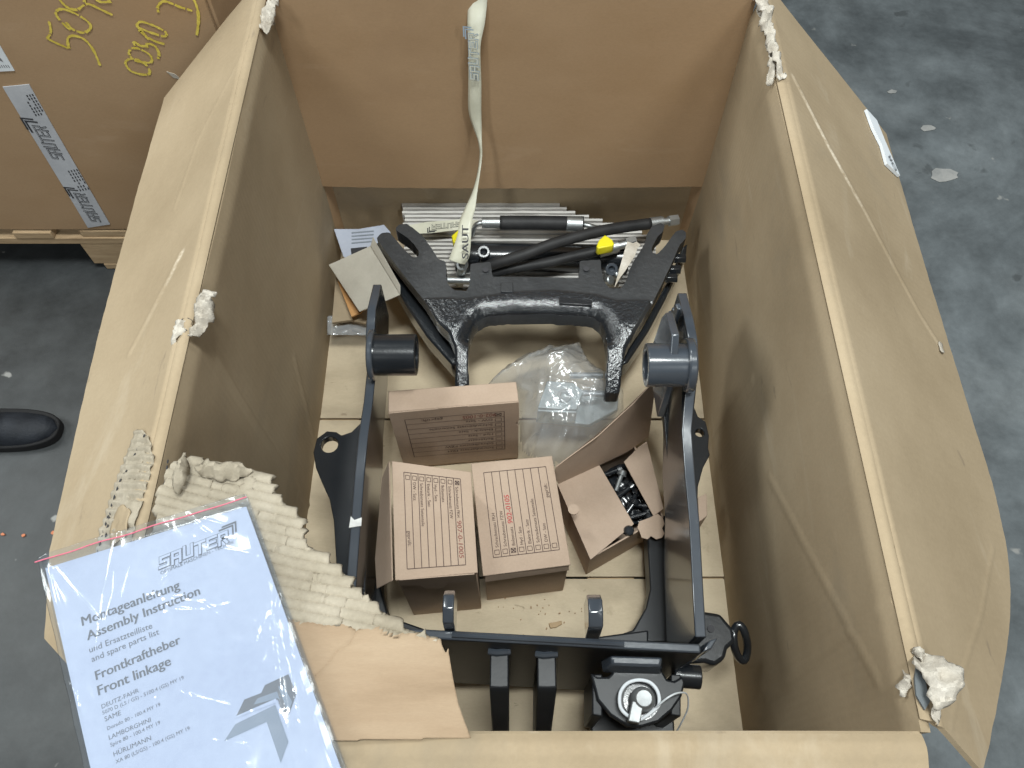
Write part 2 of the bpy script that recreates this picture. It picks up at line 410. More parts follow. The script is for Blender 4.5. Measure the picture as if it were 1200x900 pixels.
# concrete
def concrete():
    m = mat('concrete', (0.15, 0.16, 0.165), 0.5, 0, 0.4); b = m.node_tree.nodes['Principled BSDF']
    tc = N(m, 'ShaderNodeTexCoord')
    big = N(m, 'ShaderNodeTexNoise', i_Scale=1.6, i_Detail=10, i_Roughness=0.68, i_Distortion=0.6); L(m, tc.outputs['Object'], big.inputs['Vector'])
    cr = N(m, 'ShaderNodeValToRGB'); e = cr.color_ramp.elements
    e[0].position, e[1].position = 0.30, 0.72
    e[0].color = (0.052, 0.060, 0.065, 1); e[1].color = (0.180, 0.198, 0.206, 1)
    q = e.new(0.52); q.color = (0.116, 0.131, 0.139, 1)
    L(m, big.outputs['Fac'], cr.inputs['Fac'])
    mid = N(m, 'ShaderNodeTexNoise', i_Scale=9, i_Detail=8, i_Roughness=0.7); L(m, tc.outputs['Object'], mid.inputs['Vector'])
    mx = N(m, 'ShaderNodeMix', data_type='RGBA', blend_type='OVERLAY'); mx.inputs['Factor'].default_value = 0.8
    L(m, cr.outputs['Color'], mx.inputs['A']); L(m, mid.outputs['Fac'], mx.inputs['B'])
    # lane of darker floor colour on the left side of the crate
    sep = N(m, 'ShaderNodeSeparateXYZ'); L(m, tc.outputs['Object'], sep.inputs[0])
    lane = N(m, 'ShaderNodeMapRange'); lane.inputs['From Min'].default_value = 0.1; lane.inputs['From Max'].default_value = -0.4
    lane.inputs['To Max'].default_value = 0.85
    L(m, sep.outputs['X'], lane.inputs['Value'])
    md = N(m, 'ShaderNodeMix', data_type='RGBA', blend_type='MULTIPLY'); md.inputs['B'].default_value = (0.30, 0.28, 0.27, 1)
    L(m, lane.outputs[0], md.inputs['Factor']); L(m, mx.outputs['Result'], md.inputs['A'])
    # pale plaster specks
    vo = N(m, 'ShaderNodeTexNoise', i_Scale=17, i_Detail=3, i_Roughness=0.5); L(m, tc.outputs['Object'], vo.inputs['Vector'])
    mr = N(m, 'ShaderNodeMapRange'); mr.inputs['From Min'].default_value = 0.715; mr.inputs['From Max'].default_value = 0.76
    L(m, vo.outputs['Fac'], mr.inputs['Value'])
    m3 = N(m, 'ShaderNodeMix', data_type='RGBA'); m3.inputs['B'].default_value = (0.26, 0.26, 0.25, 1)
    L(m, mr.outputs[0], m3.inputs['Factor']); L(m, md.outputs['Result'], m3.inputs['A'])
    dk = N(m, 'ShaderNodeTexNoise', i_Scale=13, i_Detail=4, i_Roughness=0.5, i_Distortion=0.4)
    mp = N(m, 'ShaderNodeMapping'); mp.inputs['Location'].default_value = (4, 7, 2); L(m, tc.outputs['Object'], mp.inputs[0]); L(m, mp.outputs[0], dk.inputs['Vector'])
    mr2 = N(m, 'ShaderNodeMapRange'); mr2.inputs['From Min'].default_value = 0.66; mr2.inputs['From Max'].default_value = 0.72; mr2.inputs['To Max'].default_value = 0.6
    L(m, dk.outputs['Fac'], mr2.inputs['Value'])
    m4 = N(m, 'ShaderNodeMix', data_type='RGBA'); m4.inputs['B'].default_value = (0.045, 0.05, 0.052, 1)
    L(m, mr2.outputs[0], m4.inputs['Factor']); L(m, m3.outputs['Result'], m4.inputs['A'])
    L(m, m4.outputs['Result'], b.inputs['Base Color'])
    rr = N(m, 'ShaderNodeMapRange'); rr.inputs['To Min'].default_value = 0.32; rr.inputs['To Max'].default_value = 0.7
    L(m, mid.outputs['Fac'], rr.inputs['Value']); L(m, rr.outputs[0], b.inputs['Roughness'])
    bp = N(m, 'ShaderNodeBump', i_Strength=0.25, i_Distance=0.004); L(m, mid.outputs['Fac'], bp.inputs['Height']); L(m, bp.outputs[0], b.inputs['Normal'])
    return m
M['concrete'] = concrete()

# ------------------------------------------------------------------ lettering
_txt = {}
def text_mesh(s, bold=False):
    k = (s, bold)
    if k in _txt: return _txt[k]
    c = bpy.data.curves.new('lettering', 'FONT'); c.body = s; c.size = 1.0; c.resolution_u = 3
    o = bpy.data.objects.new('lettering', c); col.objects.link(o)
    dg = bpy.context.evaluated_depsgraph_get(); dg.update()
    me = bpy.data.meshes.new_from_object(o.evaluated_get(dg))
    v = [(p.co.x, p.co.y) for p in me.vertices]; f = [list(p.vertices) for p in me.polygons]
    bpy.data.objects.remove(o); bpy.data.curves.remove(c); bpy.data.meshes.remove(me)
    x0 = min(p[0] for p in v); x1 = max(p[0] for p in v)
    v = [(p[0] - x0, p[1]) for p in v]
    _txt[k] = (v, f, x1 - x0); return _txt[k]
def write(g, s, p0, p1, nrm, h=None, bold=False, mi=0, lift=0.0, shear=0.0):
    """lettering on the plane with normal nrm from baseline start p0 to baseline end p1 (world points)"""
    v, f, w = text_mesh(s, bold)
    d = Vector(p1) - Vector(p0); k = d.length / w; x = d.normalized(); n = Vector(nrm).normalized(); y = n.cross(x).normalized()
    ky = k if h is None else h / 0.72
    for sh_, lf in (((0, 0), (.022, .00005), (-.022, .0001)) if bold else ((0, 0),)):
        g.add([Vector(p0) + x * ((a + sh_ + shear * b) * k) + y * (b * ky) + n * (lift + lf) for a, b in v], f, mi)
LOGO = {  # block letters as single strokes on a 0..1 wide, 0..1 high field
    'S': [[(0.98, 0.9), (0.1, 0.9), (0.1, 0.52), (0.9, 0.52), (0.9, 0.1), (0.02, 0.1)]],
    'A': [[(0.1, 0.0), (0.1, 0.9), (0.9, 0.9), (0.9, 0.0)], [(0.1, 0.42), (0.9, 0.42)]],
    'U': [[(0.1, 1.0), (0.1, 0.1), (0.9, 0.1), (0.9, 1.0)]],
    'T': [[(0.0, 0.9), (1.0, 0.9)], [(0.5, 0.9), (0.5, 0.0)]],
    'E': [[(0.98, 0.9), (0.1, 0.9), (0.1, 0.1), (0.98, 0.1)], [(0.1, 0.5), (0.85, 0.5)]],
    'R': [[(0.1, 0.0), (0.1, 0.9), (0.9, 0.9), (0.9, 0.45), (0.1, 0.45)], [(0.5, 0.45), (0.9, 0.0)]]}
def stroke2d(pts, w):
    v, f = [], []
    for i in range(len(pts) - 1):
        a, b = Vector((*pts[i], 0)), Vector((*pts[i + 1], 0)); d = (b - a).normalized(); n = Vector((-d.y, d.x, 0)) * w / 2; e = d * w / 2
        k = len(v); v += [a - e + n, b + e + n, b + e - n, a - e - n]; f.append([k, k + 1, k + 2, k + 3])
    return v, f
def logo(g, p0, p1, nrm, h, dark=0, light=1, lift=0.0, fat=0.26, thin=0.13, shear=0.25, emblem=True):
    """outlined block-letter word SAUTER with its chevron emblem: dark strokes with a paler core"""
    x = (Vector(p1) - Vector(p0)); Lw = x.length; x.normalize(); n = Vector(nrm).normalized(); y = n.cross(x).normalized()
    cw = Lw / 6.0; lw = cw * 0.80
    def put(v, lf): return [Vector(p0) + x * (a.x + shear * a.y) + y * a.y + n * (lift + lf) for a in v]
    step = 0.00003
    for i, ch in enumerate('SAUTER'):
        for q, st in enumerate(LOGO[ch]):
            pts = [(i * cw + a * lw, b * h) for a, b in st]
            for wd, mi, lf in ((fat * cw, dark, 0), (thin * cw, light, 0.0006)):
                v, f = stroke2d(pts, wd)
                for k in range(len(f)):     # each bar on its own level so that no two lie in one plane
                    vv = put(v[4 * k:4 * k + 4], lf + step * ((k + 3 * q) % 6)); g.add(vv, [[0, 1, 2, 3]], mi)
    if emblem:
        for k, (dx, dy) in enumerate(((0.0, 0.0), (0.26, 0.20))):
            o = Vector((Lw + (dx - 0.10) * h, (1.20 + dy) * h, 0))
            pts = [(o.x - 0.75 * h, o.y + 0.05 * h), (o.x + 0.35 * h, o.y + 0.05 * h), (o.x + 0.35 * h, o.y - 0.75 * h)]
            v, f = stroke2d(pts, 0.15 * h)
            for q in range(len(f)): g.add(put(v[4 * q:4 * q + 4], step * (q + 2 * k)), [[0, 1, 2, 3]], dark)

# ================================================================== SETTING
gsz = 16.0
gv = [V(-gsz, -gsz, -0.15), V(gsz, -gsz, -0.15), V(gsz, gsz, -0.15), V(-gsz, gsz, -0.15)]
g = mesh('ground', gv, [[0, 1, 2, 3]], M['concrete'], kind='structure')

# ------------------------------------------------------------------ pallets
def pallet(label, x0, x1, y0, y1, ztop=-0.006):
    t = thing('wooden_pallet', label, 'pallet', ((x0 + x1) / 2, (y0 + y1) / 2, -0.15), 'wooden pallets under the crates')
    n = 7; dep = y1 - y0
    for bi in range(3):
        yy = y0 + 0.05 + (dep - 0.1) * bi / 2
        mesh('stringer_board', *box(((x0 + x1) / 2, yy, ztop - 0.022 - 0.011), x1 - x0, 0.10, 0.022), M['wood'], t, bevel=0.002)
        xb = x0 + 0.07 + (x1 - x0 - 0.14) * bi / 2
        mesh('bottom_board', *box((xb, (y0 + y1) / 2, -0.15 + 0.012), 0.10, dep, 0.020), M['wood'], t, bevel=0.002)
        for bx in range(3):
            xx = x0 + 0.07 + (x1 - x0 - 0.14) * bx / 2
            hgt = (ztop - 0.044) - (-0.15 + 0.022)
            mesh('block', *box((xx, yy, -0.15 + 0.022 + hgt / 2), 0.145, 0.098, hgt - 0.001), M['wood'], t, bevel=0.002)
    cnt = int((x1 - x0) / 0.165)
    for k in range(cnt + 1):
        w = random.uniform(0.085, 0.125)
        xx = x0 + w / 2 + (x1 - x0 - w) * k / cnt
        mesh('deck_board', *box((xx, (y0 + y1) / 2 + random.uniform(-.004, .004), ztop - 0.011), w, dep, 0.0215), M['wood'], t, bevel=0.002)
    return t
pallet('wooden pallet under the open crate of tractor parts', -0.41, 0.41, 0.08, 1.21)

# ------------------------------------------------------------------ OPEN CRATE
XL, XR, YN, YF, H = -0.402, 0.402, 0.083, 1.205, 0.628
crate = thing('open_cardboard_crate', 'large open cardboard crate with torn corners and flaps folded out, holding tractor parts', 'crate', (0, 0.64, 0))
TH = 0.011
def wall_fn(x, sgn, creases):
    cr = [[PX(a, b, x) for a, b in c] for c in creases]
    def fn(u, v):
        y = YN + (YF - .034 - YN) * u; z = H * v
        b = 0.006 * math.sin(math.pi * u) * math.sin(math.pi * v * 0.9) + 0.0035 * nz((0, y, z), 3.2, x * 10)
        p = V(x, y, z)
        for c in cr:
            d = line_dist(p, c); b -= 0.0022 * math.exp(-(d / 0.005) ** 2)
        b += 0.006 * max(0, v - 0.965) / 0.035
        return V(x + sgn * b, y, z)
    return fn
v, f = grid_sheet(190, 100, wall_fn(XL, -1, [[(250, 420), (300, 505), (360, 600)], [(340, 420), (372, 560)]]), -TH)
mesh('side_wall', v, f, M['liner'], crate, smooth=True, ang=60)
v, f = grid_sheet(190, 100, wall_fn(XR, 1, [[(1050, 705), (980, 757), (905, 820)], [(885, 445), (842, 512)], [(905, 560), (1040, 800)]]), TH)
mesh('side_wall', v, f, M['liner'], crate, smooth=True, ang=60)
# far wall and near wall
def far_fn(u, v):
    x = XL + 0.008 + (XR - XL - 0.016) * u
    return V(x, YF + 0.004 * nz((x, 0, v), 2.5), (H + .028) * v)
mesh('end_wall', *grid_sheet(40, 24, far_fn, -TH), M['liner'], crate, smooth=True, ang=60)
def near_fn(u, v):
    x = XL + (XR - 0.004 - XL) * u
    return V(x, YN - 0.010 + 0.003 * nz((x, 0, v), 2.5), H * v)
mesh('end_wall', *grid_sheet(40, 24, near_fn, TH), M['liner'], crate, smooth=True, ang=60)
# corner glue tabs at the far end
for sx, x in ((1, XL + 0.004), (-1, XR - 0.004)):
    mesh('corner_tab', *prism([V(x, YF - 0.05, 0.30), V(x + sx * 0.012, YF - 0.012, 0.30), V(x + sx * 0.018, YF - 0.012, 0.30), V(x + sx * .003, YF - 0.052, .30)], dz=0.29), M['outer'], crate)
# floor panels of the crate
pan = [(0.088, 0.405, 0), (0.409, 0.730, .001), (0.736, 1.196, 0)]
for a, b, dz in pan:
    def ffn(u, v, a=a, b=b):
        x = XL + 0.006 + (XR - XL - 0.012) * u; y = a + (b - a) * v
        return V(x, y, 0.002 + dz + 0.0018 * nz((x, y, 0), 4.0, a) + 0.0015 * math.exp(-((v - 0.5) ** 2) * 3))
    v_, f_ = grid_sheet(50, 24, ffn, 0.006)
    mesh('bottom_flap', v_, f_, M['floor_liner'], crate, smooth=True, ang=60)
# folded-in far flap (hangs inside from the far rim)
def backflap(u, v):
    x = -0.393 + 0.786 * u
    z = 0.655 - 0.438 * v
    y = YF - 0.026 - 0.010 * v + 0.003 * nz((x, 0, z), 3.0, 4) - 0.004 * math.sin(math.pi * u)
    if v > 0.99: z += 0.0015 * nz((x, 0, 0), 40)
    return V(x, y, z)
mesh('far_flap', *grid_sheet(90, 50, backflap, 0.008), M['outer'], crate, smooth=True, ang=60)
mesh('far_fold', *tube([V(-0.39, YF - 0.006, 0.658), V(0.39, YF - 0.006, 0.658)], 0.012, 12), M['outer'], crate, smooth=True)

# outward side flaps
def fl_pt(a, b, sgn):
    z = H
    for _ in range(14):
        p = P(a, b, z); t = abs(p.x) - XR
        z = H - 0.002 - 0.2 * max(0, min(t, .028)) - max(0, t - 0.028) * math.tan(R(40)) * 0.97
    return P(a, b, z)
def side_flap(sgn, x0, ylim, drop, creases, width, seed, outline_fn):
    cr = [[fl_pt(a, b, sgn) for a, b in c] for c in creases]
    def fn(u, v):
        y0, y1, w = outline_fn(u, v)
        y = y0 + (y1 - y0) * u
        t = v * w
        # profile: rolled fold, near-flat lip, then the slope
        lip = 0.016
        if t < lip:
            x = t * 0.97; z = -0.0025 + 0.004 * math.sin(math.pi * t / lip) - 0.22 * t * (t / lip)
        else:
            x = lip * 0.97 + (t - lip) * math.cos(drop); z = -0.0060 - (t - lip) * math.sin(drop)
        z -= .0035 * math.exp(-((t - .009) / .0035) ** 2)
        z -= 0.012 * math.sin(math.pi * v) * math.sin(math.pi * u) * 0.5
        z += 0.007 * nz((x, y, 0), 2.2, seed) * min(1, v * 3)
        p = V(x0 + sgn * x, y, H + 0.004 + z)
        for c in cr:
            q = P(0, 0, 0)
            d = line_dist(V(p.x, p.y, 0), [V(a.x, a.y, 0) for a in c])
            p.z += (0.0022 if c is cr[0] else .0010) * math.exp(-(d / 0.0032) ** 2)
        return p
    return fn
def out_r(u, v):
    w = 0.352 - 0.20 * max(0, 1 - u / .28) ** 1.5 - .075 * max(0, 1 - u / .36) ** 1.3 + 0.004 * nz((u * 9, 0, 0), 1.0, 3) + 0.0015 * nz((u * 60, 0, 0), 1.0, 3)
    y1 = 1.235 - 0.13 * v; y0 = 0.095 - 0.045 * v
    return y0, y1, w
def out_l(u, v):
    w = 0.176 - .016 * max(0, 1 - u / .6) + 0.055 * min(1, u / .12) + .040 * min(1, max(0, (u - .12) / .35)) + 0.004 * nz((u * 9, 0, 0), 1.0, 8) + 0.0015 * nz((u * 60, 0, 0), 1.0, 5)
    y1 = 1.235 - 0.10 * v; y0 = 0.115 + .075 * v
    return y0, y1, w
fr = side_flap(1, XR, 0, R(40), [[(927, 90), (970, 170), (1015, 245), (1080, 365), (1105, 405)], [(1165, 640), (1150, 720), (1125, 790), (1110, 850)]], 0.35, 2.0, out_r)
CR_R = [[(927, 90), (970, 170), (1015, 245), (1080, 365), (1105, 405)], [(1165, 640), (1150, 720), (1125, 790), (1110, 850)], [(1050, 480), (1042, 510), (1035, 545)]]
vf_ = grid_sheet(300, 130, fr, 0.006); BV_R = BVHTree.FromPolygons(*vf_)
sfo = mesh('side_flap', *vf_, M['liner'], crate, smooth=True, ang=60)
set_wear(sfo, [[fl_pt(a, b, 1) for a, b in c] for c in CR_R[:1]] + [[V(XR + .006, y_, H) for y_ in (.1, .4, .8, 1.2)]], .0035)
fl = side_flap(-1, XL, 0, R(40), [[(213, 294), (185, 345), (150, 410)], [(290, 70), (235, 160), (205, 240)]], 0.35, 5.0, out_l)
CR_L = [[(213, 294), (185, 345), (150, 410)], [(290, 70), (235, 160), (205, 240)], [(120, 420), (112, 470)]]
vf_ = grid_sheet(300, 130, fl, -0.006); BV_L = BVHTree.FromPolygons(*vf_)
sfo = mesh('side_flap', *vf_, M['liner'], crate, smooth=True, ang=60)
set_wear(sfo, [[fl_pt(a, b, -1) for a, b in CR_L[0]], [V(XL - .006, y_, H) for y_ in (.1, .4, .8, 1.2)]], .0035)
# near flap, folded out over the near wall
def nflap(u, v):
    x = XL + 0.01 + (XR - 0.008 - XL - 0.01) * u; t = v * 0.30
    lip = 0.03
    if t < 0.012: y = -t; z = -0.004 + 0.005 * math.sin(math.pi / 2 * t / 0.012)
    else: y = -0.012 - (t - 0.012) * 0.94; z = 0.001 - (t - 0.012) * 0.30
    return V(x, YN - 0.005 + y, H + 0.008 + z + 0.004 * nz((x, y, 0), 3.0, 6) + 0.0015 * nz((x * 3, y * 40, 0), 1, 2))
mesh('near_flap', *grid_sheet(80, 60, nflap, 0.006), M['liner'], crate, smooth=True, ang=60)

# torn sheet bridging the near left corner: bare fluting with a piece of liner left on
TZ = 0.642
poly = [P(a, b, TZ) for a, b in ((205, 548), (222, 540), (262, 545), (300, 548), (318, 560), (327, 580), (345, 602), (356, 630), (378, 652), (398, 672), (418, 692),
        (432, 708), (458, 724), (482, 737), (500, 744), (524, 750), (530, 790), (537, 825), (551, 864), (480, 866), (400, 868))]
poly += [V(-.388, 0.085, 0), V(-.386, 0.30, 0)]
poly = [(p.x, p.y) for p in poly]
lin = [(p.x, p.y) for p in (P(a, b, TZ) for a, b in ((330, 728), (360, 738), (395, 733), (418, 742), (440, 738), (470, 745), (500, 752), (560, 745), (580, 900), (300, 900)))]
def torn_sheet():
    st = 0.0014; x0, x1, y0, y1 = -0.405, 0.0, 0.070, 0.50
    nx, ny = int((x1 - x0) / st), int((y1 - y0) / st)
    idx = {}; V_ = []; F_ = []; MI = []
    def cell_in(i, j):
        x, y = x0 + (i + .5) * st, y0 + (j + .5) * st
        jit = 0.0035; clean = y < 0.105 or x > -0.065
        if not clean:
            x += jit * nz((x, y, 0), 120, 1) + 0.008 * nz((x, y, 0), 42, 5); y += jit * nz((x, y, 0), 120, 9) + 0.005 * nz((x, y, 0), 40, 3)
        return inside(x, y, poly)
    def hgt(x, y):
        inl = inside(x + 0.004 * nz((x, y, 0), 60, 2), y + 0.006 * nz((x, y, 0), 50, 7), lin)
        c = TZ + 0.010 * nz((x, y, 0), 5, 3) - 0.035 * max(0, x + 0.13) - 0.10 * max(0, y - 0.33) * max(0, (x + .38) / .1)
        if inl:
            return c + 0.0022 + 0.0015 * nz((x, y, 0), 12, 2) - 0.0028 * math.exp(-(line_dist(V(x, y, 0), CRK) / 0.0018) ** 2), 0
        ph = (y + 0.22 * x + 0.005 * nz((x, y, 0), 8, 4)) / 0.0108
        rid = math.sin(2 * math.pi * ph); rid = rid * (1.25 - .25 * rid * rid)
        pk = nz((x * 0.6, y, 0), 11, 21) + 0.35 * nz((x, y, 0), 60, 4)
        patch = pk > 0.42
        far = max(0, 1 - abs(y - 0.425) / 0.03) * (x > -.40) * (x < -.33)
        if patch: return c + 0.0032 + 0.0006 * nz((x, y, 0), 90, 4), 1
        sq = nz((x, y, 0), 22, 33)
        amp = 0.0040 * (1 if sq < 0.30 else 0.45)
        return c + amp * rid + 0.0004 * nz((x, y, 0), 150, 8), 1
    CRK = [V(p.x, p.y, 0) for p in (P(a, b, TZ) for a, b in ((420, 742), (412, 757), (396, 766), (388, 778), (372, 793)))]
    def vid(i, j):
        k = (i, j)
        if k not in idx:
            x, y = x0 + i * st, y0 + j * st
            z, _ = hgt(x, y)
            idx[k] = len(V_); V_.append(V(x, y, z))
        return idx[k]
    for i in range(nx):
        for j in range(ny):
            if cell_in(i, j):
                F_.append([vid(i, j), vid(i + 1, j), vid(i + 1, j + 1), vid(i, j + 1)])
                MI.append(hgt(x0 + (i + .5) * st, y0 + (j + .5) * st)[1])
    smooth_rim(V_, F_, 6)
    o = mesh('torn_flap', V_, F_, [M['flapliner'], M['flute']], crate, smooth=True, ang=75, fmats=MI)
    s = o.modifiers.new('thickness', 'SOLIDIFY'); s.thickness = 0.006; s.offset = -1
    return o
torn_sheet()

def flapr_h(x, y):
    h = BV_R.ray_cast(V(x, y, 1.2), V(0, 0, -1))[0]
    return h.z if h else .42
def flap_z(x, y=0.4):  # height of the left outer flap at x, y
    h = BV_L.ray_cast(V(x, y, 1.2), V(0, 0, -1))[0]
    return h.z if h else H
def on_flap(px, py):
    h = BV_L.ray_cast(C0, ray(px, py).normalized())[0]
    return h if h else P(px, py, H)
# crumpled torn paper at the corners
def crumple(parent, outline, z, seed, amp=0.012, mat_='torn', dome=0.01, name='torn_paper', st=0.0028, follow=None, hf=1.0):
    pts = [(P(a, b, z)) for a, b in outline]; pl = [(p.x, p.y) for p in pts]
    x0, x1 = min(p[0] for p in pl), max(p[0] for p in pl); y0, y1 = min(p[1] for p in pl), max(p[1] for p in pl)
    cx, cy = (x0 + x1) / 2, (y0 + y1) / 2; sx, sy = max((x1 - x0) / 2, .004), max((y1 - y0) / 2, .004)
    nx, ny = int((x1 - x0) / st) + 2, int((y1 - y0) / st) + 2; idx = {}; V_ = []; F_ = []
    def vid(i, j):
        if (i, j) not in idx:
            x, y = x0 + (i - .5) * st, y0 + (j - .5) * st
            r = min(1, math.hypot((x - cx) / sx, (y - cy) / sy))
            c = 1 - abs(nz((x, y, 0), 70, seed)) * 2.4
            zz = z + dome * (1 - r * r) + amp * (0.6 * nz((x, y, 0), 28, seed) + 0.6 * hf * (c - 0.5) + 0.45 * hf * (0.5 - abs(nz((x, y, 0), 150, seed))))
            if follow: zz += follow(x, y)
            idx[(i, j)] = len(V_); V_.append(V(x + amp * .4 * nz((x, y, 1), 40, seed), y + amp * .4 * nz((x, y, 2), 40, seed), zz))
        return idx[(i, j)]
    for i in range(nx):
        for j in range(ny):
            x, y = x0 + i * st, y0 + j * st
            if inside(x + .004 * nz((x, y, 0), 90, seed), y + .004 * nz((x, y, 0), 90, seed + 3), pl):
                F_.append([vid(i, j), vid(i + 1, j), vid(i + 1, j + 1), vid(i, j + 1)])
    smooth_rim(V_, F_, 2)
    o = mesh(name, V_, F_, M[mat_], parent, smooth=True, ang=32)
    s = o.modifiers.new('thickness', 'SOLIDIFY'); s.thickness = 0.0012; s.offset = 0
    return o
# slope of the outer flaps, for paper that lies on them
def fol(sgn, base): return lambda x, y: -0.75 * max(0, sgn * x - 0.43)
crumple(crate, [(240, 343), (252, 340), (254, 362), (252, 376), (238, 392), (222, 398), (226, 376), (232, 360)], 0.642, 3.1, 0.014)
crumple(crate, [(206, 374), (222, 371), (226, 380), (212, 400), (204, 411), (202, 398), (210, 392)], 0.628, 5.7, 0.012, follow=fol(-1, 0))
mesh('punched_hole', *prism([on_flap(a, b) + V(0, 0, 0.0012) for a, b in ((209, 378), (214, 374), (221, 373), (226, 376), (224, 381), (226, 385), (219, 388), (215, 385), (210, 386))], dz=0.002), M['ink'], crate)  # raised black patch, the dark of a hole put into its colour
crumple(crate, [(1090, 766), (1108, 772), (1122, 788), (1128, 800), (1118, 812), (1113, 826), (1098, 833), (1090, 812), (1082, 790), (1072, 776), (1076, 765)], 0.650, 8.8, 0.016, dome=0.012, hf=.65)
crumple(crate, [(1068, 762), (1080, 760), (1096, 790), (1100, 830), (1092, 855), (1086, 845), (1090, 810)], 0.640, 12.2, 0.02)
crumple(crate, [(1054, 797), (1066, 770), (1073, 774), (1064, 800), (1060, 815), (1053, 818)], 0.620, 2.2, 0.012)
mesh('torn_slit', *prism([P(a, b, 0.6405) for a, b in ((1074, 782), (1084, 796), (1090, 822), (1084, 832), (1074, 815), (1072, 795))], dz=0.003), M['concrete'], crate)  # dark patch laid in for the shade inside the slit
crumple(crate, [(880, -10), (896, -10), (906, 40), (918, 85), (924, 93), (914, 97), (902, 60), (890, 30)], 0.640, 15.0, 0.014)
crumple(crate, [(886, 8), (893, 6), (909, 78), (906, 98), (898, 100), (900, 80)], 0.632, 17.0, 0.012)
crumple(crate, [(300, 32), (312, 14), (326, -8), (332, -8), (325, 15), (318, 34), (308, 38)], 0.640, 19.0, 0.012)
crumple(crate, [(206, 560), (216, 532), (223, 530), (226, 548), (222, 570), (210, 582)], 0.655, 23.0, 0.012, mat_='flute', dome=0.016)
crumple(crate, [(228, 546), (244, 540), (250, 548), (285, 545), (300, 552), (280, 562), (240, 562)], 0.648, 27.0, 0.010, mat_='flute', dome=0.010)

# peeled patch on the left outer flap: short bare flutes and black dashes painted as shade in the flute ends
rnd = random.Random(4)
crumple(crate, [(170, 511), (182, 522), (197, 536), (205, 560), (188, 625), (176, 670), (112, 676), (119, 636), (127, 612), (135, 588), (144, 562), (154, 545)], 0.575, 29.0, 0.0016, mat_='flute', dome=0.0, name='bare_fluting', st=.0018,
    follow=lambda x, y: flap_z(x, y) - 0.575 + .0016 + (.0024 * math.sin(2 * math.pi * (y + .35 * x) / .0112) if nz((x, y, 0), 14, 3) > -.25 else .0016))
g_ = G()
for ed in (((171, 510), (160, 532), (150, 552), (143, 562), (133, 590), (126, 612), (119, 636), (114, 655)), ((131, 600), (126, 625), (121, 650)), ((198, 540), (194, 566), (188, 596), (183, 616))):
    pts = spline([V(a, b, 0) for a, b in ed], 3)
    for i in range(0, len(pts) - 1, 1):
        if rnd.random() < 0.15: continue
        a, b = pts[i], pts[i] + (pts[min(i + 1, len(pts) - 1)] - pts[i]) * 0.62
        if (b - a).length < 0.5: continue
        q0, q1 = on_flap(a.x, a.y), on_flap(b.x, b.y)
        g_.add(*tube([q0 + V(0, 0, .0028), (q0 + q1) / 2 + V(0, 0, .003), q1 + V(0, 0, .0028)], [0.0007, 0.0012, 0.0007], 6))
g_.build('flute_ends', M['ink'], crate, kind='stuff')
crumple(crate, [(171, 512), (185, 530), (192, 560), (180, 580), (160, 572), (150, 560), (160, 535)], 0.575, 31.0, 0.002, mat_='flute', dome=0.0, follow=lambda x, y: flap_z(x, y) - 0.575 + 0.0015)
crumple(crate, [(150, 612), (165, 605), (178, 620), (172, 650), (150, 655), (143, 640)], 0.575, 35.0, 0.003, mat_='liner', dome=0.0, follow=lambda x, y: flap_z(x, y) - 0.575 + 0.0050)

crumple(crate, [(1101, 398), (1108, 396), (1113, 404), (1111, 412), (1104, 408)], 0.45, 41.0, 0.006, dome=.004, follow=lambda x, y: flapr_h(x, y) - .45 + .003)
# label stuck on the right outer flap
def on_flapr(px, py, k=0.0):
    h = BV_R.ray_cast(C0, ray(px, py).normalized())[0]
    return (h if h else P(px, py, .45)) + V(0.64, 0, 0.77) * (k - .003)
lab = tag(mesh('shipping_label', *prism([on_flapr(a, b, 0.009) for a, b in ((1012, 130), (1024, 143), (1034, 168), (1046, 196), (1051, 208), (1036, 194), (1030, 172), (1020, 152))],
    bottom=[on_flapr(a, b, 0.004) for a, b in ((1012, 130), (1024, 143), (1034, 168), (1046, 196), (1051, 208), (1036, 194), (1030, 172), (1020, 152))]), M['white'], None),
    'torn white label hanging over the far edge of the right crate flap', 'label')
g_ = G()
q0, q1 = on_flapr(1044, 202, .0105), on_flapr(1034, 176, .0105)
write(g_, 'OR', on_flapr(1047, 203, .0105), on_flapr(1038, 184, .0105), V(0.64, 0, 0.77), h=0.012, bold=True)
g_.build('label_print', M['greyink'], lab)

# ================================================================== NEIGHBOURING CRATE
YC = 1.235
nb = thing('closed_cardboard_crate', 'closed brown cardboard crate with yellow crayon numbers standing on a pallet', 'crate', (-1.05, YC + 0.4, 0))
XC = -0.52
def nbf(u, v):
    return V(-1.75 + (XC + 1.75) * u, YC + 0.0012 * nz((u * 3, 0, v * 2), 1.5, 3), 0.001 + 0.78 * v)
v1, f1 = grid_sheet(60, 40, nbf, -0.006)
mesh('front_panel', v1, f1, M['outer'], nb, smooth=True, ang=60)
mesh('body', *box(((-1.75 + XC) / 2, YC + 0.02 + 0.40, 0.392), XC + 1.75 - 0.004, 0.80, 0.78), M['outer'], nb, bevel=0.004)
pallet('wooden pallet under the closed brown crate', -1.50, -0.42, YC - 0.01, YC + 0.80)
def PC(a, b, k=0.010): return PY(a, b, YC - .0074 - (k - .0070) * .35)
tp = [PC(a, b) for a, b in ((3, 102), (34, 99), (60, 145), (92, 200), (129, 263), (103, 267), (76, 222), (38, 160))]
ts = tag(mesh('packing_tape', *prism(tp, off=(0, 0.0015, 0)), M['greytape'], None), 'grey printed packing tape running diagonally down the closed crate', 'tape')
g_ = G(); nf = V(0, -1, 0)
logo(g_, PC(76, 187, .0115), PC(52, 147, .0115), nf, 0.026, shear=0.1, fat=.24, thin=.07)
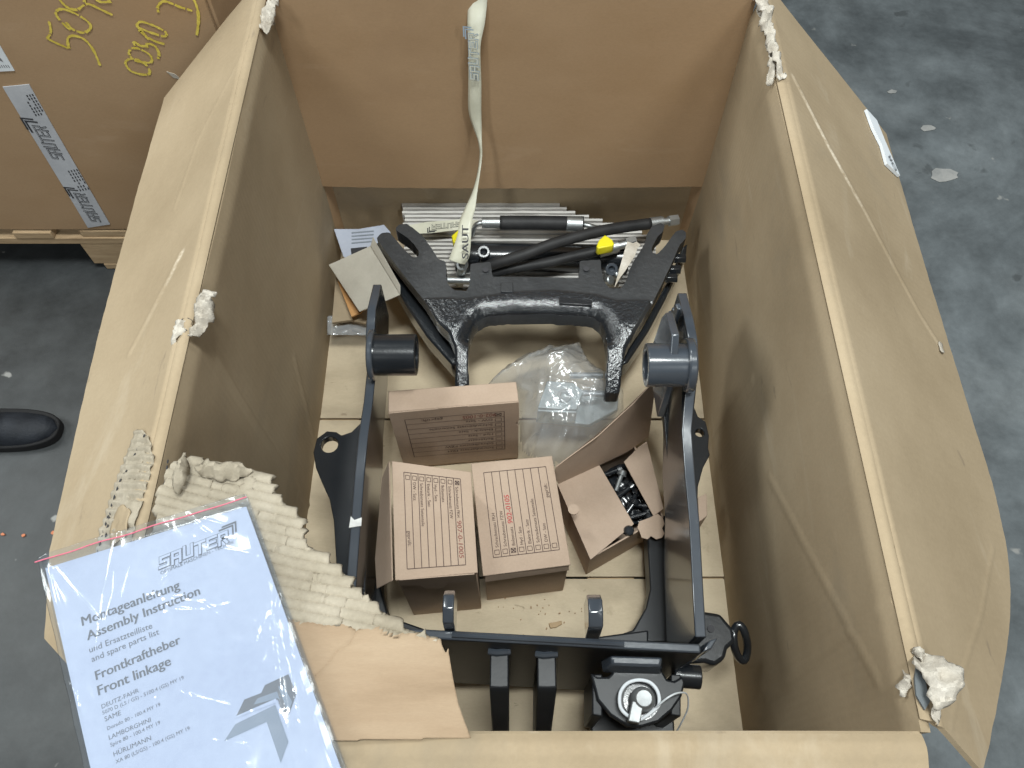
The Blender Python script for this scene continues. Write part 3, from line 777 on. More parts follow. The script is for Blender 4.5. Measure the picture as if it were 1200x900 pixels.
for base in ((28, 112), (80, 200)):
    for r_ in range(4):
        for k in range(7):
            if random.random() < .15: continue
            a = (base[0] + r_ * 3.2 + k * 2.2, base[1] + k * 3.6 - r_ * 0.6); b = (a[0] + 1.4, a[1] + 2.4)
            p, q = PC(*a, .0115), PC(*b, .0115)
            d = (q - p).normalized(); n_ = d.cross(nf).normalized() * 0.0014
            g_.add([p - n_, q - n_, q + n_, p + n_], [[0, 1, 2, 3]])
g_.build('printed_text', [M['ink'], M['greytape']], ts, kind='stuff')
g_ = G(); logo(g_, PC(119, 260, .0115), PC(98, 226, .0115), nf, 0.024, shear=0.1, fat=.24, thin=.07); g_.build('printed_logo', [M['ink'], M['greytape']], ts)
lb = tag(mesh('paper_label', *prism([PC(a, b) for a, b in ((-40, 40), (-8, 40), (17, 83), (-40, 86))], off=(0, .0015, 0)), M['white'], None), 'white paper label stuck on the closed crate at the left picture edge', 'label')
g_ = G()
for k in range(5):
    p, q = PC(0 + k * 2.6, 79, .0115), PC(1.4 + k * 2.6, 79.6, .0115); g_.add([p, q, q + V(0, 0, .006), p + V(0, 0, .006)], [[0, 1, 2, 3]])
p, q = PC(-2, 70, .0115), PC(4, 73, .0115); g_.add([p, q, q + V(0, 0, .008), p + V(0, 0, .008)], [[0, 1, 2, 3]])
g_.build('label_print', M['greyink'], lb)
def chalk(strokes):
    g = G(); lev = 0
    for s in strokes:
        pts = spline([Vector((a, b, 0)) for a, b in s], 7); lev += 1
        pw = [PC(p.x + random.uniform(-.15, .15), p.y + random.uniform(-.15, .15), 0.0085) - V(0, .00004 * lev, 0) for p in pts]
        w = [random.uniform(.0016, .0030) for _ in pw]
        for i in range(len(pw) - 1):
            if random.random() < .06: continue
            d = (pw[i + 1] - pw[i]); d.y = 0
            if d.length < 1e-6: continue
            n = V(-d.z, 0, d.x).normalized(); e = d * .12
            q = V(0, -.000003 * (i % 5), 0)
            g.add([pw[i] - e - n * w[i] + q, pw[i + 1] + e - n * w[i + 1] + q, pw[i + 1] + e + n * w[i + 1] + q, pw[i] - e + n * w[i] + q], [[0, 1, 2, 3]])
    return g
k4 = 0.25
def sc4(s): return [(a * k4, b * k4) for a, b in s]
ST = [sc4(s) for s in (
    [(470, 308), (440, 240), (400, 188), (350, 168), (318, 180), (322, 226)], [(322, 226), (270, 205), (220, 180)], [(220, 180), (238, 150), (230, 100)],
    [(330, 140), (285, 100), (262, 60), (290, 42), (350, 62), (410, 100), (425, 130), (395, 152), (345, 140), (310, 105)],
    [(540, 75), (480, 48), (410, 18), (360, 45), (310, 30), (275, -20), (330, -60), (390, -30), (395, 10)], [(520, 6), (470, 8), (430, -20)],
    [(600, 280), (588, 295), (610, 330), (660, 348), (700, 345), (690, 310), (640, 278), (600, 278)],
    [(612, 232), (604, 250), (630, 282), (690, 294), (712, 285), (700, 255), (650, 228), (615, 226)],
    [(740, 275), (745, 250), (725, 215), (690, 205), (690, 225)], [(690, 215), (660, 215), (628, 195), (632, 215)],
    [(775, 208), (720, 190), (680, 165), (650, 140), (700, 185), (640, 120)], [(640, 120), (660, 102), (720, 120), (775, 150), (770, 170), (700, 150), (645, 125)],
    [(742, 58), (740, 30), (765, 6), (800, 14), (850, 35), (905, 52)], [(905, -10), (925, 40), (930, 100), (922, 165)])]
for nm_, st_ in (('crayon_number', ST[:6]), ('crayon_number', ST[6:11]), ('crayon_letter', ST[11:])):
    chalk(st_).build(nm_, M['chalk'], nb, kind='stuff')
# small tears in the crate face
crumple_pts = [(195, 84), (205, 87), (213, 94), (203, 91)]
mesh('torn_scratch', *prism([PC(a, b, .0075) for a, b in crumple_pts], off=(0, .003, 0)), M['torn'], nb)
mesh('torn_scratch', *prism([PC(a, b, .0075) for a, b in ((204, 113), (216, 114), (218, 117), (206, 117))], off=(0, .003, 0)), M['boxedge'], nb)
# crate standing further back, only a sliver with its label shows
bk = thing('dark_cardboard_crate', 'shaded cardboard crate with a white label, behind the closed brown crate', 'crate', (-0.2, 2.0, -0.15))
mesh('body', *box((-0.15, 2.1, 0.40), 0.72, 0.8, 1.1), M['outer'], bk, bevel=0.004)
mesh('label_sheet', *prism([PY(a, b, 1.69) for a, b in ((268, -8), (281, -8), (296, 22), (280, 30))], off=(0, .003, 0)), M['white'], bk)

# ================================================================== FRONT LINKAGE FRAME (black painted steel)
ZF = 0.36
fx = thing('front_linkage_frame', 'black painted steel front linkage frame with two upright side plates and a cross plate', 'tractor part', (0.02, 0.45, 0.01))
# cross plate
pA, pB = P(525, 750, ZF), P(822, 766, ZF)
ZF_ = ZF
dirx = (pB - pA).normalized(); pA = pA - dirx * ((pA.x + 0.262) / dirx.x)
th = V(-dirx.y, dirx.x, 0) * 0.013
bot = V(0, -0.012, -0.285)
mesh('cross_plate', *prism([pA, pB, pB + th, pA + th], bottom=[pA + bot + V(.0, 0, 0), pB + bot + V(-0.035, 0, 0), pB + bot + th + V(-0.035, 0, 0), pA + bot + th]), [M['satin'], M['plate']], fx, bevel=0.003, fmats=[1, 0, 0, 0, 0, 0])  # top face paler, overhead reflection put into its colour
# weld bead along the top edge
mesh('weld_seam', *tube([pA + th * 0.5 + V(0, 0, .001) + (pB - pA) * t for t in (0.35, 0.5, 0.65, 0.8)], 0.0035, 8), M['plate'], fx, smooth=True)
# gusset at the right end of the cross plate
gA, gB = P(822, 764, ZF), P(832, 750, ZF)
mesh('gusset', *prism([gA + V(.002, 0, 0), gA + V(0.014, 0.004, 0), gB + V(0.012, 0.004, 0), gB], bottom=[gA + V(-0.03, -.01, -.26), gA + V(-0.018, -.006, -.26), gB + V(-0.012, 0, -.26), gB + V(-0.024, 0, -.26)]), M['plate'], fx, bevel=0.002)

def side_plate(pts, bottoms, tx, m):
    """upright plate: top-edge points (outer and inner edges tx apart) down to bottom points"""
    n = len(pts)
    ring = pts + bottoms[::-1]
    v, f = prism(ring, off=(tx, 0, 0)); return v, f
def top_pts(lst): return [PX(a, b, x) for a, b, x in lst]
# left plate: its right face looks to the camera
tl = top_pts([(437, 333, -0.247), (430, 362, -0.247), (428, 395, -0.247), (430, 432, -0.245), (426, 470, -0.244), (420, 510, -0.243), (415, 560, -0.243), (411, 610, -0.243), (407, 660, -0.243), (403, 715, -0.243)])
bl = [V(-0.247, p.y, 0.16 if i < 5 else (0.10 if i > 6 else 0.13)) for i, p in enumerate(tl)]
bl[0].z = tl[0].z - 0.10; bl[1].z = 0.18
v, f = side_plate(tl, bl, 0.0155, None)
sm_ = [0, 0] + [1 if i < len(tl) - 1 else 0 for i in range(len(tl) + len(bl))]  # top strip gets the paler paint as a painted reflection
lp = mesh('side_plate', v, f, [M['paint'], M['plate']], fx, bevel=0.0022, fmats=sm_)
mesh('bare_chip', *prism([tl[7] + V(-0.001, -.012, .0025), tl[7] + V(.017, -.009, .0025), tl[7] + V(.0165, .004, .0025), tl[7] + V(.006, .000, .0025), tl[7] + V(0, .006, .0025)], dz=.002), M['bare'], lp)
tr = top_pts([(805, 343, 0.287), (813, 372, 0.287), (818, 398, 0.287), (819, 430, 0.287), (814, 470, 0.284), (808, 500, 0.281), (816, 560, 0.280), (820, 610, 0.278), (824, 680, 0.276), (828, 747, 0.274)])
for i, z in enumerate((None, None, None, None, .385, .365, .36, .357, .357, .358)):
    if z:
        a = [(814, 470), (811, 505), (815, 560), (820, 610), (824, 680), (828, 747)][i - 4]; tr[i] = P(a[0], a[1], z)
br = [V(p.x, p.y, 0.18 if i < 6 else (0.18 if i == 6 else 0.135)) for i, p in enumerate(tr)]
br[0].z = tr[0].z - 0.09; br[1].z = 0.22
v, f = side_plate(tr, br, -0.0155, None)
rp = mesh('side_plate', v, f, [M['paint'], M['plate']], fx, bevel=0.0022, fmats=sm_)
# slotted inner cheek beside the right eye
ck = top_pts([(775, 372, 0.235), (780, 366, 0.235), (787, 392, 0.235), (784, 440, 0.235)])
mesh('cheek_plate', *prism([ck[0], ck[1], ck[2], ck[3], ck[3] + V(0, -.01, -.12), ck[0] + V(0, .01, -.14)], off=(0.012, 0, 0)), M['plate'], fx, bevel=0.002)
for k in range(3):
    mesh('lock_tooth', *box(PX(786 + k * 4, 372 - k * 4, 0.262) + V(0, 0, -0.01), 0.008, 0.012, 0.045, 0.3), M['plate'], fx, bevel=0.0015)
# bushings
cL = PX(452, 408, -0.205)
mesh('bushing', *pipe(V(-0.236, cL.y + .005, cL.z - 0.03), V(-0.158, cL.y + .005, cL.z - 0.03), 0.0345, 0.022), M['paint'], fx, smooth=True, bevel=0.0015)
mesh('weld_ring', *pipe(V(-0.236, cL.y + .005, cL.z - 0.03), V(-0.226, cL.y + .005, cL.z - 0.03), 0.043, 0.030), M['plate'], fx, smooth=True, bevel=0.003)
cR = PX(785, 416, 0.235)
mesh('bushing', *pipe(V(0.272, cR.y, cR.z - 0.03), V(0.203, cR.y, cR.z - 0.03), 0.0335, 0.0225), M['plate'], fx, smooth=True, bevel=0.0015)
mesh('weld_ring', *pipe(V(0.275, cR.y, cR.z - 0.03), V(0.262, cR.y, cR.z - 0.03), 0.042, 0.030), M['plate'], fx, smooth=True, bevel=0.003)
# flat hole plates lying outside the side plates
def hole_plate(outl, z, dz, hole, hr, m):
    """plate with one real round hole: outline split into two halves around the hole"""
    pts = [P(a, b, z) for a, b in outl]; c = P(hole[0], hole[1], z); n = len(pts); v = []; f = []
    seg = 20
    ring = [c + V(math.cos(2 * math.pi * i / seg) * hr, math.sin(2 * math.pi * i / seg) * hr, 0) for i in range(seg)]
    bm = bmesh.new()
    a = [bm.verts.new(p) for p in pts]; b = [bm.verts.new(p) for p in ring]
    ea = [bm.edges.new((a[i], a[(i + 1) % n])) for i in range(n)]; eb = [bm.edges.new((b[i], b[(i + 1) % seg])) for i in range(seg)]
    bmesh.ops.triangle_fill(bm, edges=ea + eb, use_beauty=True)
    bm.verts.index_update(); top = [vv.co.copy() for vv in bm.verts]; tf = [[q.index for q in ff.verts] for ff in bm.faces]; bm.free()
    k = len(top); v = top + [p - V(0, 0, dz) for p in top]; f = tf + [[q + k for q in ff][::-1] for ff in tf]
    f += [[i, (i + 1) % n, (i + 1) % n + k, i + k] for i in range(n)]
    f += [[n + i, n + (i + 1) % seg, n + (i + 1) % seg + k, n + i + k] for i in range(seg)]
    return v, f
v, f = hole_plate([(370, 548), (367, 530), (371, 514), (383, 505), (394, 506), (400, 510), (412, 506), (424, 494), (432, 500), (428, 700), (396, 700), (394, 660), (391, 610), (386, 585), (377, 565)], 0.235, 0.018, (386, 521), 0.0145, None)
mesh('hole_plate', v, f, M['paint'], fx, bevel=0.0015)
v, f = hole_plate([(770, 452), (802, 448), (818, 488), (827, 494), (831, 510), (830, 525), (832, 533), (824, 548), (818, 570), (816, 640), (790, 640), (784, 560), (778, 490)], 0.235, 0.018, (820, 507), 0.0075, None)
mesh('hole_plate', v, f, M['paint'], fx, bevel=0.0015)
# lower arms of the frame: flat bars that flare into a foot behind the cross plate
ar = [P(a, b, 0.095) for a, b in ((757, 600), (786, 605), (784, 690), (790, 722), (806, 744), (838, 752), (700, 752), (742, 738), (757, 712), (762, 690))]
mesh('lower_arm', *prism(ar, dz=0.05), M['satin'], fx, bevel=0.003)
al = [P(a, b, 0.095) for a, b in ((425, 600), (446, 605), (446, 690), (455, 722), (520, 745), (545, 752), (400, 752), (418, 722), (424, 690))]
mesh('lower_arm', *prism(al, dz=0.05), M['satin'], fx, bevel=0.003)
bt = [P(a, b, 0.22) for a, b in ((470, 735), (520, 744), (620, 752), (700, 746), (760, 738), (760, 775), (470, 770))]
mesh('rear_web', *prism(bt, dz=0.16), M['satin'], fx, bevel=0.003)
# lugs standing on the cross plate
for (x0, x1, yt, yb) in ((520, 533, 712, 745), (688, 705, 717, 750)):
    a, b = P(x0, yb, ZF), P(x1, yb, ZF); zt = ZF + 0.055
    prof = [V(0, 0, -.03), V(0, 0.050, -.03), V(0, 0.050, 0.02), V(0, 0.040, 0.036), V(0, 0.022, 0.040), V(0, 0.004, 0.030)]
    v, f = prism([a + V(0, .006, 0) + p for p in prof], off=(b.x - a.x, 0, 0))
    mesh('lug', v, f, M['plate'], fx, bevel=0.002)
# ribs on the near face
for xc in (585, 641):
    c = P(xc, 800, ZF - 0.04); w = 0.013
    yb = pA.y + (pB.y - pA.y) * ((c.x - pA.x) / (pB.x - pA.x))
    prof = [(yb + .0, c.z), (c.y - 0.006, c.z), (c.y - 0.012, c.z - 0.008), (0.112, 0.03), (0.150, 0.02), (yb - .01, 0.08)]
    v, f = prism([V(c.x - w, y, z) for y, z in prof], off=(2 * w, 0, 0))
    rb = mesh('rib', v, f, M['satin'], fx, bevel=0.002)
    mesh('weld_bead', *tube([V(c.x - w - .002, yb - .004, c.z + .002), V(c.x - w * .3, yb - .006, c.z + .004), V(c.x + w + .002, yb - .004, c.z + .002)], 0.005, 8), M['plate'], rb, smooth=True)
for (a, b) in ((545, 772), (545, 803)):
    c = PY(a, b, pA.y - 0.004)
    mesh('bolt_head', *cyl(c + V(0, 0.004, 0), c + V(0, -0.006, -.001), 0.020, 0.018, 24), M['paint'], fx, smooth=True, bevel=0.001)
# hitch plate with pin
zh = 0.315
hp = [P(a, b, zh) for a, b in ((692, 788), (700, 793), (713, 793), (717, 789), (718, 782), (775, 784), (782, 796), (790, 798), (800, 792), (803, 800), (799, 816), (788, 832), (772, 846), (752, 852), (735, 851), (715, 838), (700, 820))]
hpo = mesh('hitch_plate', *prism(hp, dz=0.016), M['satin'], fx, bevel=0.003)
wd = [P(a, b, zh + 0.03) for a, b in ((716, 768), (776, 770), (774, 781), (718, 779))]
mesh('hitch_block', *prism(wd, bottom=[p + V(0, 0, -.032) for p in [P(a, b, zh + .03) for a, b in ((706, 768), (782, 770), (780, 786), (708, 784))]]), M['plate'], fx, bevel=0.003)
lo = [P(a, b, 0.16) for a, b in ((694, 822), (712, 830), (735, 845), (760, 848), (790, 842), (792, 880), (700, 882), (692, 860))]
mesh('lower_hitch_plate', *prism(lo, dz=0.018), M['satin'], fx, bevel=0.003)
for xx in (700, 792):
    c = P(xx, 835, 0.20); mesh('hitch_cheek', *prism([P(xx - 6, 790, .31), P(xx + 6, 790, .31), P(xx + 6, 840, .30), P(xx - 6, 838, .30)], dz=0.15), M['satin'], fx, bevel=0.002)
pc = P(751, 822, zh)
pin = thing('hitch_pin', 'bare steel hitch pin through the rounded black plate at the front of the frame', 'pin', tuple(pc))
mesh('shaft', *lathe(pc, (0, 0, 1), [(0.0145, -0.16), (0.0145, 0.002), (0.0165, 0.004), (0.0165, 0.010), (0.0150, 0.0115), (0.0165, 0.013), (0.0165, 0.018), (0.0125, 0.031), (0.011, 0.0325), (0.010, 0.0315), (0.0, 0.031)], 32), M['pinsteel'], pin, smooth=True, ang=30)
mesh('washer', *pipe(pc + V(0, 0, .001), pc + V(0, 0, .0035), 0.024, 0.0155), M['paint'], pin, smooth=True)
zr = zh + 0.018
ringp = [P(a, b, zr) for a, b in ((727, 828), (727, 812), (735, 801), (748, 797), (762, 800), (771, 811), (772, 826), (764, 834), (756, 840), (748, 843))]
clip = thing('linch_clip', 'white ring linch clip with square metal block round the steel hitch pin', 'clip', tuple(P(748, 830, zr)))
mesh('ring', *tube(ringp[::-1] + [P(735, 838, zr)] , 0.0024, 8, closed=True, sub=6), M['white'], clip, smooth=True)
b0 = [P(a, b, zr + .012) for a, b in ((741, 821), (755, 823), (750, 848), (736, 845))]
mesh('block', *prism(b0, dz=0.016), M['pinsteel'], clip, bevel=0.0015)
cab = [P(a, b, zz) for a, b, zz in ((768, 830, zr), (782, 818, zr + .02), (795, 812, zr + .01), (805, 814, zr - .02), (806, 830, zr - .06), (798, 848, zr - .10), (790, 862, zr - .14))]
mesh('tether', *tube(cab, 0.0012, 6, sub=6), M['white'], clip, smooth=True)
# lower hook end at the right
hk = [P(a, b, 0.235) for a, b in ((800, 722), (826, 716), (845, 719), (853, 729), (860, 737), (862, 752), (853, 760), (850, 772), (838, 780), (826, 776), (800, 778))]
mesh('hook_end', *prism(hk, dz=0.07), M['paint'], fx, bevel=0.006, seg=3)
c = P(833, 737, 0.236); mesh('hook_hole', *cyl(c, c + V(0, 0, .002), 0.0055, n=16), M['ink'], fx)  # black disc on the surface paints the shade inside a hole
c = P(806, 790, 0.25); mesh('pin_stub', *cyl(c + V(-.02, 0, -.01), c + V(0.02, -.003, -.01), 0.017, n=24), M['paint'], fx, smooth=True, bevel=0.002)
sh = tag(mesh('shackle', *tube([P(a, b, z) for a, b, z in ((860, 740, .225), (866, 732, .23), (873, 742, .225), (876, 760, .20), (872, 774, .19), (864, 768, .20), (860, 754, .22))], 0.0062, 10, closed=True, sub=4), M['paint'], None, smooth=True),
    'small black shackle ring beside the hook end of the frame', 'shackle')

# ================================================================== LIFT ARM CASTING
cs = thing('lift_arm_casting', 'dark grey cast lift arm with two forked ears and a pebbled cross tube', 'tractor part', tuple(P(625, 400, 0.1)))
ZC = 0.235
half_l = [(441, 279), (447, 273), (456, 272), (463, 280), (470, 288), (477, 296), (483, 301), (490, 301), (491, 295), (486, 287), (478, 279), (469, 273), (463, 268), (467, 263), (477, 262), (494, 275),
          (505, 290), (514, 304), (522, 306), (523, 314), (522, 324), (526, 335), (532, 340), (547, 341), (551, 331), (551, 309), (575, 307), (577, 325), (600, 325), (640, 325), (679, 327), (679, 306),
          (704, 304), (706, 327), (709, 331), (714, 338), (728, 338), (734, 328), (738, 316), (742, 307), (755, 287), (758, 275), (764, 265), (775, 261), (779, 265), (777, 271), (770, 278), (764, 290),
          (764, 296), (770, 298), (777, 291), (784, 282), (792, 271), (800, 269), (804, 272), (804, 279), (797, 286), (787, 309), (777, 330), (764, 356), (750, 380), (735, 400), (715, 384), (700, 372), (680, 364), (640, 361), (600, 361), (570, 364), (553, 374), (535, 392), (515, 380), (497, 352), (470, 318), (450, 292)]
top_l = half_l[:half_l.index((735, 400))] if (735, 400) in half_l else half_l
out_c = top_l + [(742, 392), (735, 404), (731, 420), (730, 446), (712, 446), (713, 420), (712, 388), (706, 374), (697, 367), (667, 364), (600, 363), (568, 366), (556, 374), (549, 389), (548, 420), (549, 456), (531, 456), (533, 420), (532, 402), (525, 388), (514, 379), (497, 352), (470, 318), (450, 292)]
def casting():
    pl = [P(a, b, ZC) for a, b in out_c]; poly2 = [(p.x, p.y) for p in pl]
    W2 = lambda l: [V(p.x, p.y, 0) for p in (P(a, b, ZC) for a, b in l)]
    under = W2([(713, 392), (706, 375), (697, 368), (667, 365), (600, 364), (568, 367), (556, 375), (548, 392)])
    legs = [W2([(549, 392), (549, 460)]), W2([(532, 402), (531, 460)]), W2([(711, 390), (712, 460)]), W2([(735, 404), (730, 460)])]
    ears = W2([(764, 356), (742, 392), (735, 404)]), W2([(497, 352), (514, 379), (525, 388), (532, 402)])
    seam = W2([(470, 352), (520, 350), (545, 351), (600, 343), (650, 341), (700, 346), (722, 353), (780, 352)])
    st = .0017; x0, x1 = min(p[0] for p in poly2), max(p[0] for p in poly2); y0, y1 = min(p[1] for p in poly2), max(p[1] for p in poly2)
    nx, ny = int((x1 - x0) / st) + 1, int((y1 - y0) / st) + 1; idx = {}; V_ = []; F_ = []; MI = []
    yl0, yl1 = P(540, 388, ZC).y, P(540, 452, ZC).y
    ysm = [(p.x, p.y) for p in seam]
    def seam_y(x):
        for i in range(len(ysm) - 1):
            if ysm[i][0] <= x <= ysm[i + 1][0]:
                t = (x - ysm[i][0]) / (ysm[i + 1][0] - ysm[i][0]); return ysm[i][1] + (ysm[i + 1][1] - ysm[i][1]) * t
        return ysm[0][1]
    def drop(d, r):
        d += .0035; return r - math.sqrt(max(0, r * r - (r - d) ** 2)) if d < r else 0
    def zf(x, y):
        p = V(x, y, 0)
        k = drop(line_dist(p, under), .036)
        if y < yl0 + .012: k = max(k, max(drop(line_dist(p, l), .011) for l in legs))
        k = max(k, max(drop(line_dist(p, e), .012) for e in ears))
        sy = seam_y(x); inr = x0 + .085 < x < x1 - .085
        step = .0022 * max(0, min(1, (y - sy) / .003)) if inr else .0022
        ramp = max(0, yl0 + .02 - y) / (yl0 - yl1 + .02)
        flank = .006 * math.exp(-((y - sy) / .004) ** 2) if not inr else 0
        return ZC - k - .055 * ramp ** 1.5 + .0022 - step * -1 * 0 - step + .0006 * nz((x, y, 0), 22, 4) + (.0005 * nz((x, y, 0), 230, 9) if y < sy else .0002 * nz((x, y, 0), 200, 1))
    def vid(i, j):
        if (i, j) not in idx:
            x, y = x0 + i * st, y0 + j * st; idx[(i, j)] = len(V_); V_.append(V(x, y, zf(x, y)))
        return idx[(i, j)]
    for i in range(nx):
        for j in range(ny):
            x, y = x0 + (i + .5) * st, y0 + (j + .5) * st
            if inside(x, y, poly2):
                F_.append([vid(i, j), vid(i + 1, j), vid(i + 1, j + 1), vid(i, j + 1)]); MI.append(1 if y < seam_y(x) else 0)
    cnt = {}
    for q in F_:
        for i in range(4):
            e = (q[i], q[(i + 1) % 4]); cnt[e] = 1
    smooth_rim(V_, F_, 7, True)
    low = {}
    for a, b in list(cnt):
        if (b, a) not in cnt:
            for c in (a, b):
                if c not in low: low[c] = len(V_); V_.append(V_[c] - V(0, 0, .034))
            F_.append([a, b, low[b], low[a]]); MI.append(0 if V_[a].y > yl0 + .03 else 1)
    o = mesh('arm_body', V_, F_, [M['cast'], M['rough_cast']], cs, smooth=True, fmats=MI, ang=55)
    return o
casting()
# lower deck of each ear
dk = [(438, 285), (447, 283), (470, 295), (505, 340), (535, 378), (545, 400), (543, 425), (530, 428), (500, 394), (476, 358), (455, 320), (443, 298)]
mesh('lower_ear', *prism([P(a, b, 0.17) for a, b in dk], dz=0.05), M['paint'], cs, bevel=0.004)
dk = [(806, 284), (799, 290), (788, 318), (770, 352), (752, 385), (736, 408), (728, 428), (736, 424), (760, 388), (780, 350), (795, 318), (804, 298)]
mesh('lower_ear', *prism([P(a, b, 0.17) for a, b in dk], dz=0.05), M['paint'], cs, bevel=0.004)
for k, (a, b) in enumerate(((796, 303), (790, 316), (786, 326))):
    p = P(a, b, 0.195); mesh('bolt', *cyl(p + V(-.01, 0, 0), p + V(0.012, 0, 0), 0.010, n=6), M['paint'], cs, bevel=0.001)
mesh('cast_pad', *prism([P(a, b, ZC + 0.004) for a, b in ((587, 331), (601, 331), (601, 342), (587, 342))], dz=0.006), M['cast'], cs, bevel=0.001)
mesh('cast_pad', *prism([P(a, b, ZC + 0.004) for a, b in ((655, 348), (694, 352), (694, 358), (655, 355))], dz=0.009), M['rough_cast'], cs, bevel=0.001)
# tab holes, the shade inside painted as black discs
for a, b in ((569, 316), (687, 315)):
    c = P(a, b, ZC + .003); mesh('tab_hole', *cyl(c, c + V(0, 0, .0008), 0.006, n=18), M['ink'], cs)

# ================================================================== CORRUGATED PAD behind the casting
pad = thing('corrugated_pad', 'pack of pale corrugated card sheets lying against the far crate wall', 'cardboard', (0.05, 1.1, 0.0))
rnd = random.Random(3)
nply = 21
y_far, y_near = P(600, 238, 0.13).y, P(600, 325, 0.13).y
steps = [656, 664, 674, 690, 706, 722, 738, 752, 764, 766] + [768] * 12
for i in range(nply):
    y = y_far + (y_near - y_far) * i / (nply - 1); zt = 0.13 - 0.0012 * i
    yy = 238 + (325 - 238) * i / (nply - 1)
    x0 = P(471 + rnd.uniform(-1, 3) + (0 if i < 3 else 2), yy, zt).x; x1 = P(steps[i], yy, zt).x
    pitch = (y_far - y_near) / (nply - 1)
    lean = 0.05
    def wavy(u, v, x0=x0, x1=x1, y=y, zt=zt, i=i):
        return V(x0 + (x1 - x0) * u, y + 0.0012 * nz((u * 6, i, 0), 1.0) + lean * (1 - v) * 0.0, 0.006 + (zt - 0.006) * v + 0.0015 * nz((u * 14, i * 3, v), 1.0) * v)
    v_, f_ = grid_sheet(16, 2, wavy, -0.0060)
    pl = mesh('ply', v_, f_, M['corr'], pad, smooth=True, ang=40)
    v_, f_ = box(((x0 + x1) / 2, y - 0.0017 - (pitch - .0035) / 2 - 0.0035, (zt - 0.007) / 2 + .003), (x1 - x0) - 0.006, max(.0008, pitch - 0.0068), zt - 0.010)
    mesh('fluting', v_, f_, M['corrdark'], pl)  # dark filler, its colour stands for shade between the plies

# ================================================================== HYDRAULIC PARTS behind the casting
def hose(label, path, r, ends, name='hydraulic_hose'):
    t = thing(name, label, 'hose', tuple(path[0]), 'hydraulic hoses behind the casting')
    mesh('hose_body', *tube(path, r, 16, sub=6), M['rubber'], t, smooth=True, ang=180)
    for (p, q, rr) in ends:
        g = G(); d = (q - p); g.add(*cyl(p, p + d * 0.62, rr, n=20)); g.add(*cyl(p + d * 0.62, p + d * 0.70, rr * 0.9, n=20)); g.add(*cyl(p + d * 0.70, q, rr * 0.62, n=16))
        fo = g.build('ferrule', M['steel'], t, smooth=True, ang=30)
        mesh('hex_nut', *cyl(q, q + d.normalized() * 0.02, rr * 0.95, n=6), M['steel'], fo)
    return t
zh1 = 0.185
p1 = [P(a, b, z) for a, b, z in ((556, 316, .16), (580, 309, .18), (615, 298, .195), (650, 285, .20), (690, 274, .20), (725, 267, .195), (762, 262, .19))]
hose('long black hydraulic hose running diagonally across the other hoses to the far right', p1, 0.0115, [(p1[-1], p1[-1] + (p1[-1] - p1[-2]).normalized() * 0.04, 0.012)])
p2 = [P(a, b, z) for a, b, z in ((570, 321, .15), (600, 315, .16), (640, 308, .165), (670, 301, .17), (702, 294, .175))]
hose('black hydraulic hose with yellow cap fitting behind the tab of the casting', p2, 0.0105, [(p2[-1], P(734, 286, .18), 0.0135)])
p3 = [P(a, b, z) for a, b, z in ((586, 261, .165), (620, 261, .165), (655, 261.5, .165), (684, 262, .165))]
h3 = hose('short black hydraulic hose with silver ferrules lying on the corrugated pad', p3, 0.0150, [])
mesh('ferrule', *cyl(P(565, 261, .165), P(588, 261, .165), 0.0115, n=20), M['steel'], h3, smooth=True, bevel=.001)
mesh('ferrule', *cyl(P(664, 262, .165), P(683, 263, .165), 0.0160, n=20), M['steel'], h3, smooth=True, bevel=.001)
mesh('bent_pipe', *tube([P(566, 261, .165), P(560, 262, .165), P(556, 266, .155), P(553, 276, .13)], 0.005, 10, sub=5), M['steel'], h3, smooth=True)
mesh('bent_pipe', *tube([P(683, 263, .165), P(692, 265, .165), P(700, 268, .155)], 0.0055, 10, sub=5), M['steel'], h3, smooth=True)
# cylinder lying under the hoses
cyA, cyB = P(545, 300, .125), P(735, 304, .125)
hc = thing('hydraulic_cylinder', 'black hydraulic cylinder lying behind the casting under the crossing hoses', 'cylinder', tuple(cyA))
mesh('barrel', *cyl(cyA, cyB, 0.030, n=32), M['paint'], hc, smooth=True, bevel=.002)
mesh('rod', *cyl(P(505, 328, .15), P(725, 331, .15), 0.0085, n=20), M['steel'], hc, smooth=True)
mesh('end_cap', *cyl(cyA - V(.02, 0, 0), cyA + V(.012, 0, 0), 0.034, n=32), M['paint'], hc, smooth=True, bevel=.002)
for nm, lb_, a, b, z, dx in (('elbow_fitting', 'zinc elbow fitting under the end of the hanging tape', 541, 309, .20, (0.2, -.7, .6)), ('elbow_fitting', 'dark ring fitting between hose and right tab of the casting', 716, 316, .20, (.1, -.5, .8)),
                             ('elbow_fitting', 'black hexagon fitting left of the diagonal hose', 567, 296, .20, (0, -.4, .9))):
    c = P(a, b, z); ax = V(*dx).normalized(); t = thing(nm, lb_, 'fitting', tuple(c), 'fittings behind the casting')
    mm = M['steel'] if 'zinc' in lb_ else (M['plate'] if 'ring' in lb_ else M['paint'])
    mesh('nut', *pipe(c - ax * .008, c + ax * .008, 0.0125, 0.0065, 18), mm, t, bevel=.001)
    mesh('stem', *tube([c, c + V(.0, .003, -.02), c + V(-.004, .01, -.045), c + V(-.01, .015, -.085)], .0095, 12, sub=3), mm, t, smooth=True)
for pts_, z, lb_ in ((((538, 268), (540, 283), (531, 284), (529, 276)), .19, 'small yellow plastic cap at the edge of the hanging tape'), (((699, 288), (702, 281), (709, 275), (718, 281), (720, 286), (718, 288), (701, 291)), .215, 'yellow plastic cap on the hose fitting')):
    o = mesh('plug_cap', *prism([P(a, b, z) for a, b in pts_], dz=.022), M['yellow'], None, bevel=.002); tag(o, lb_, 'cap', 'yellow plug caps')
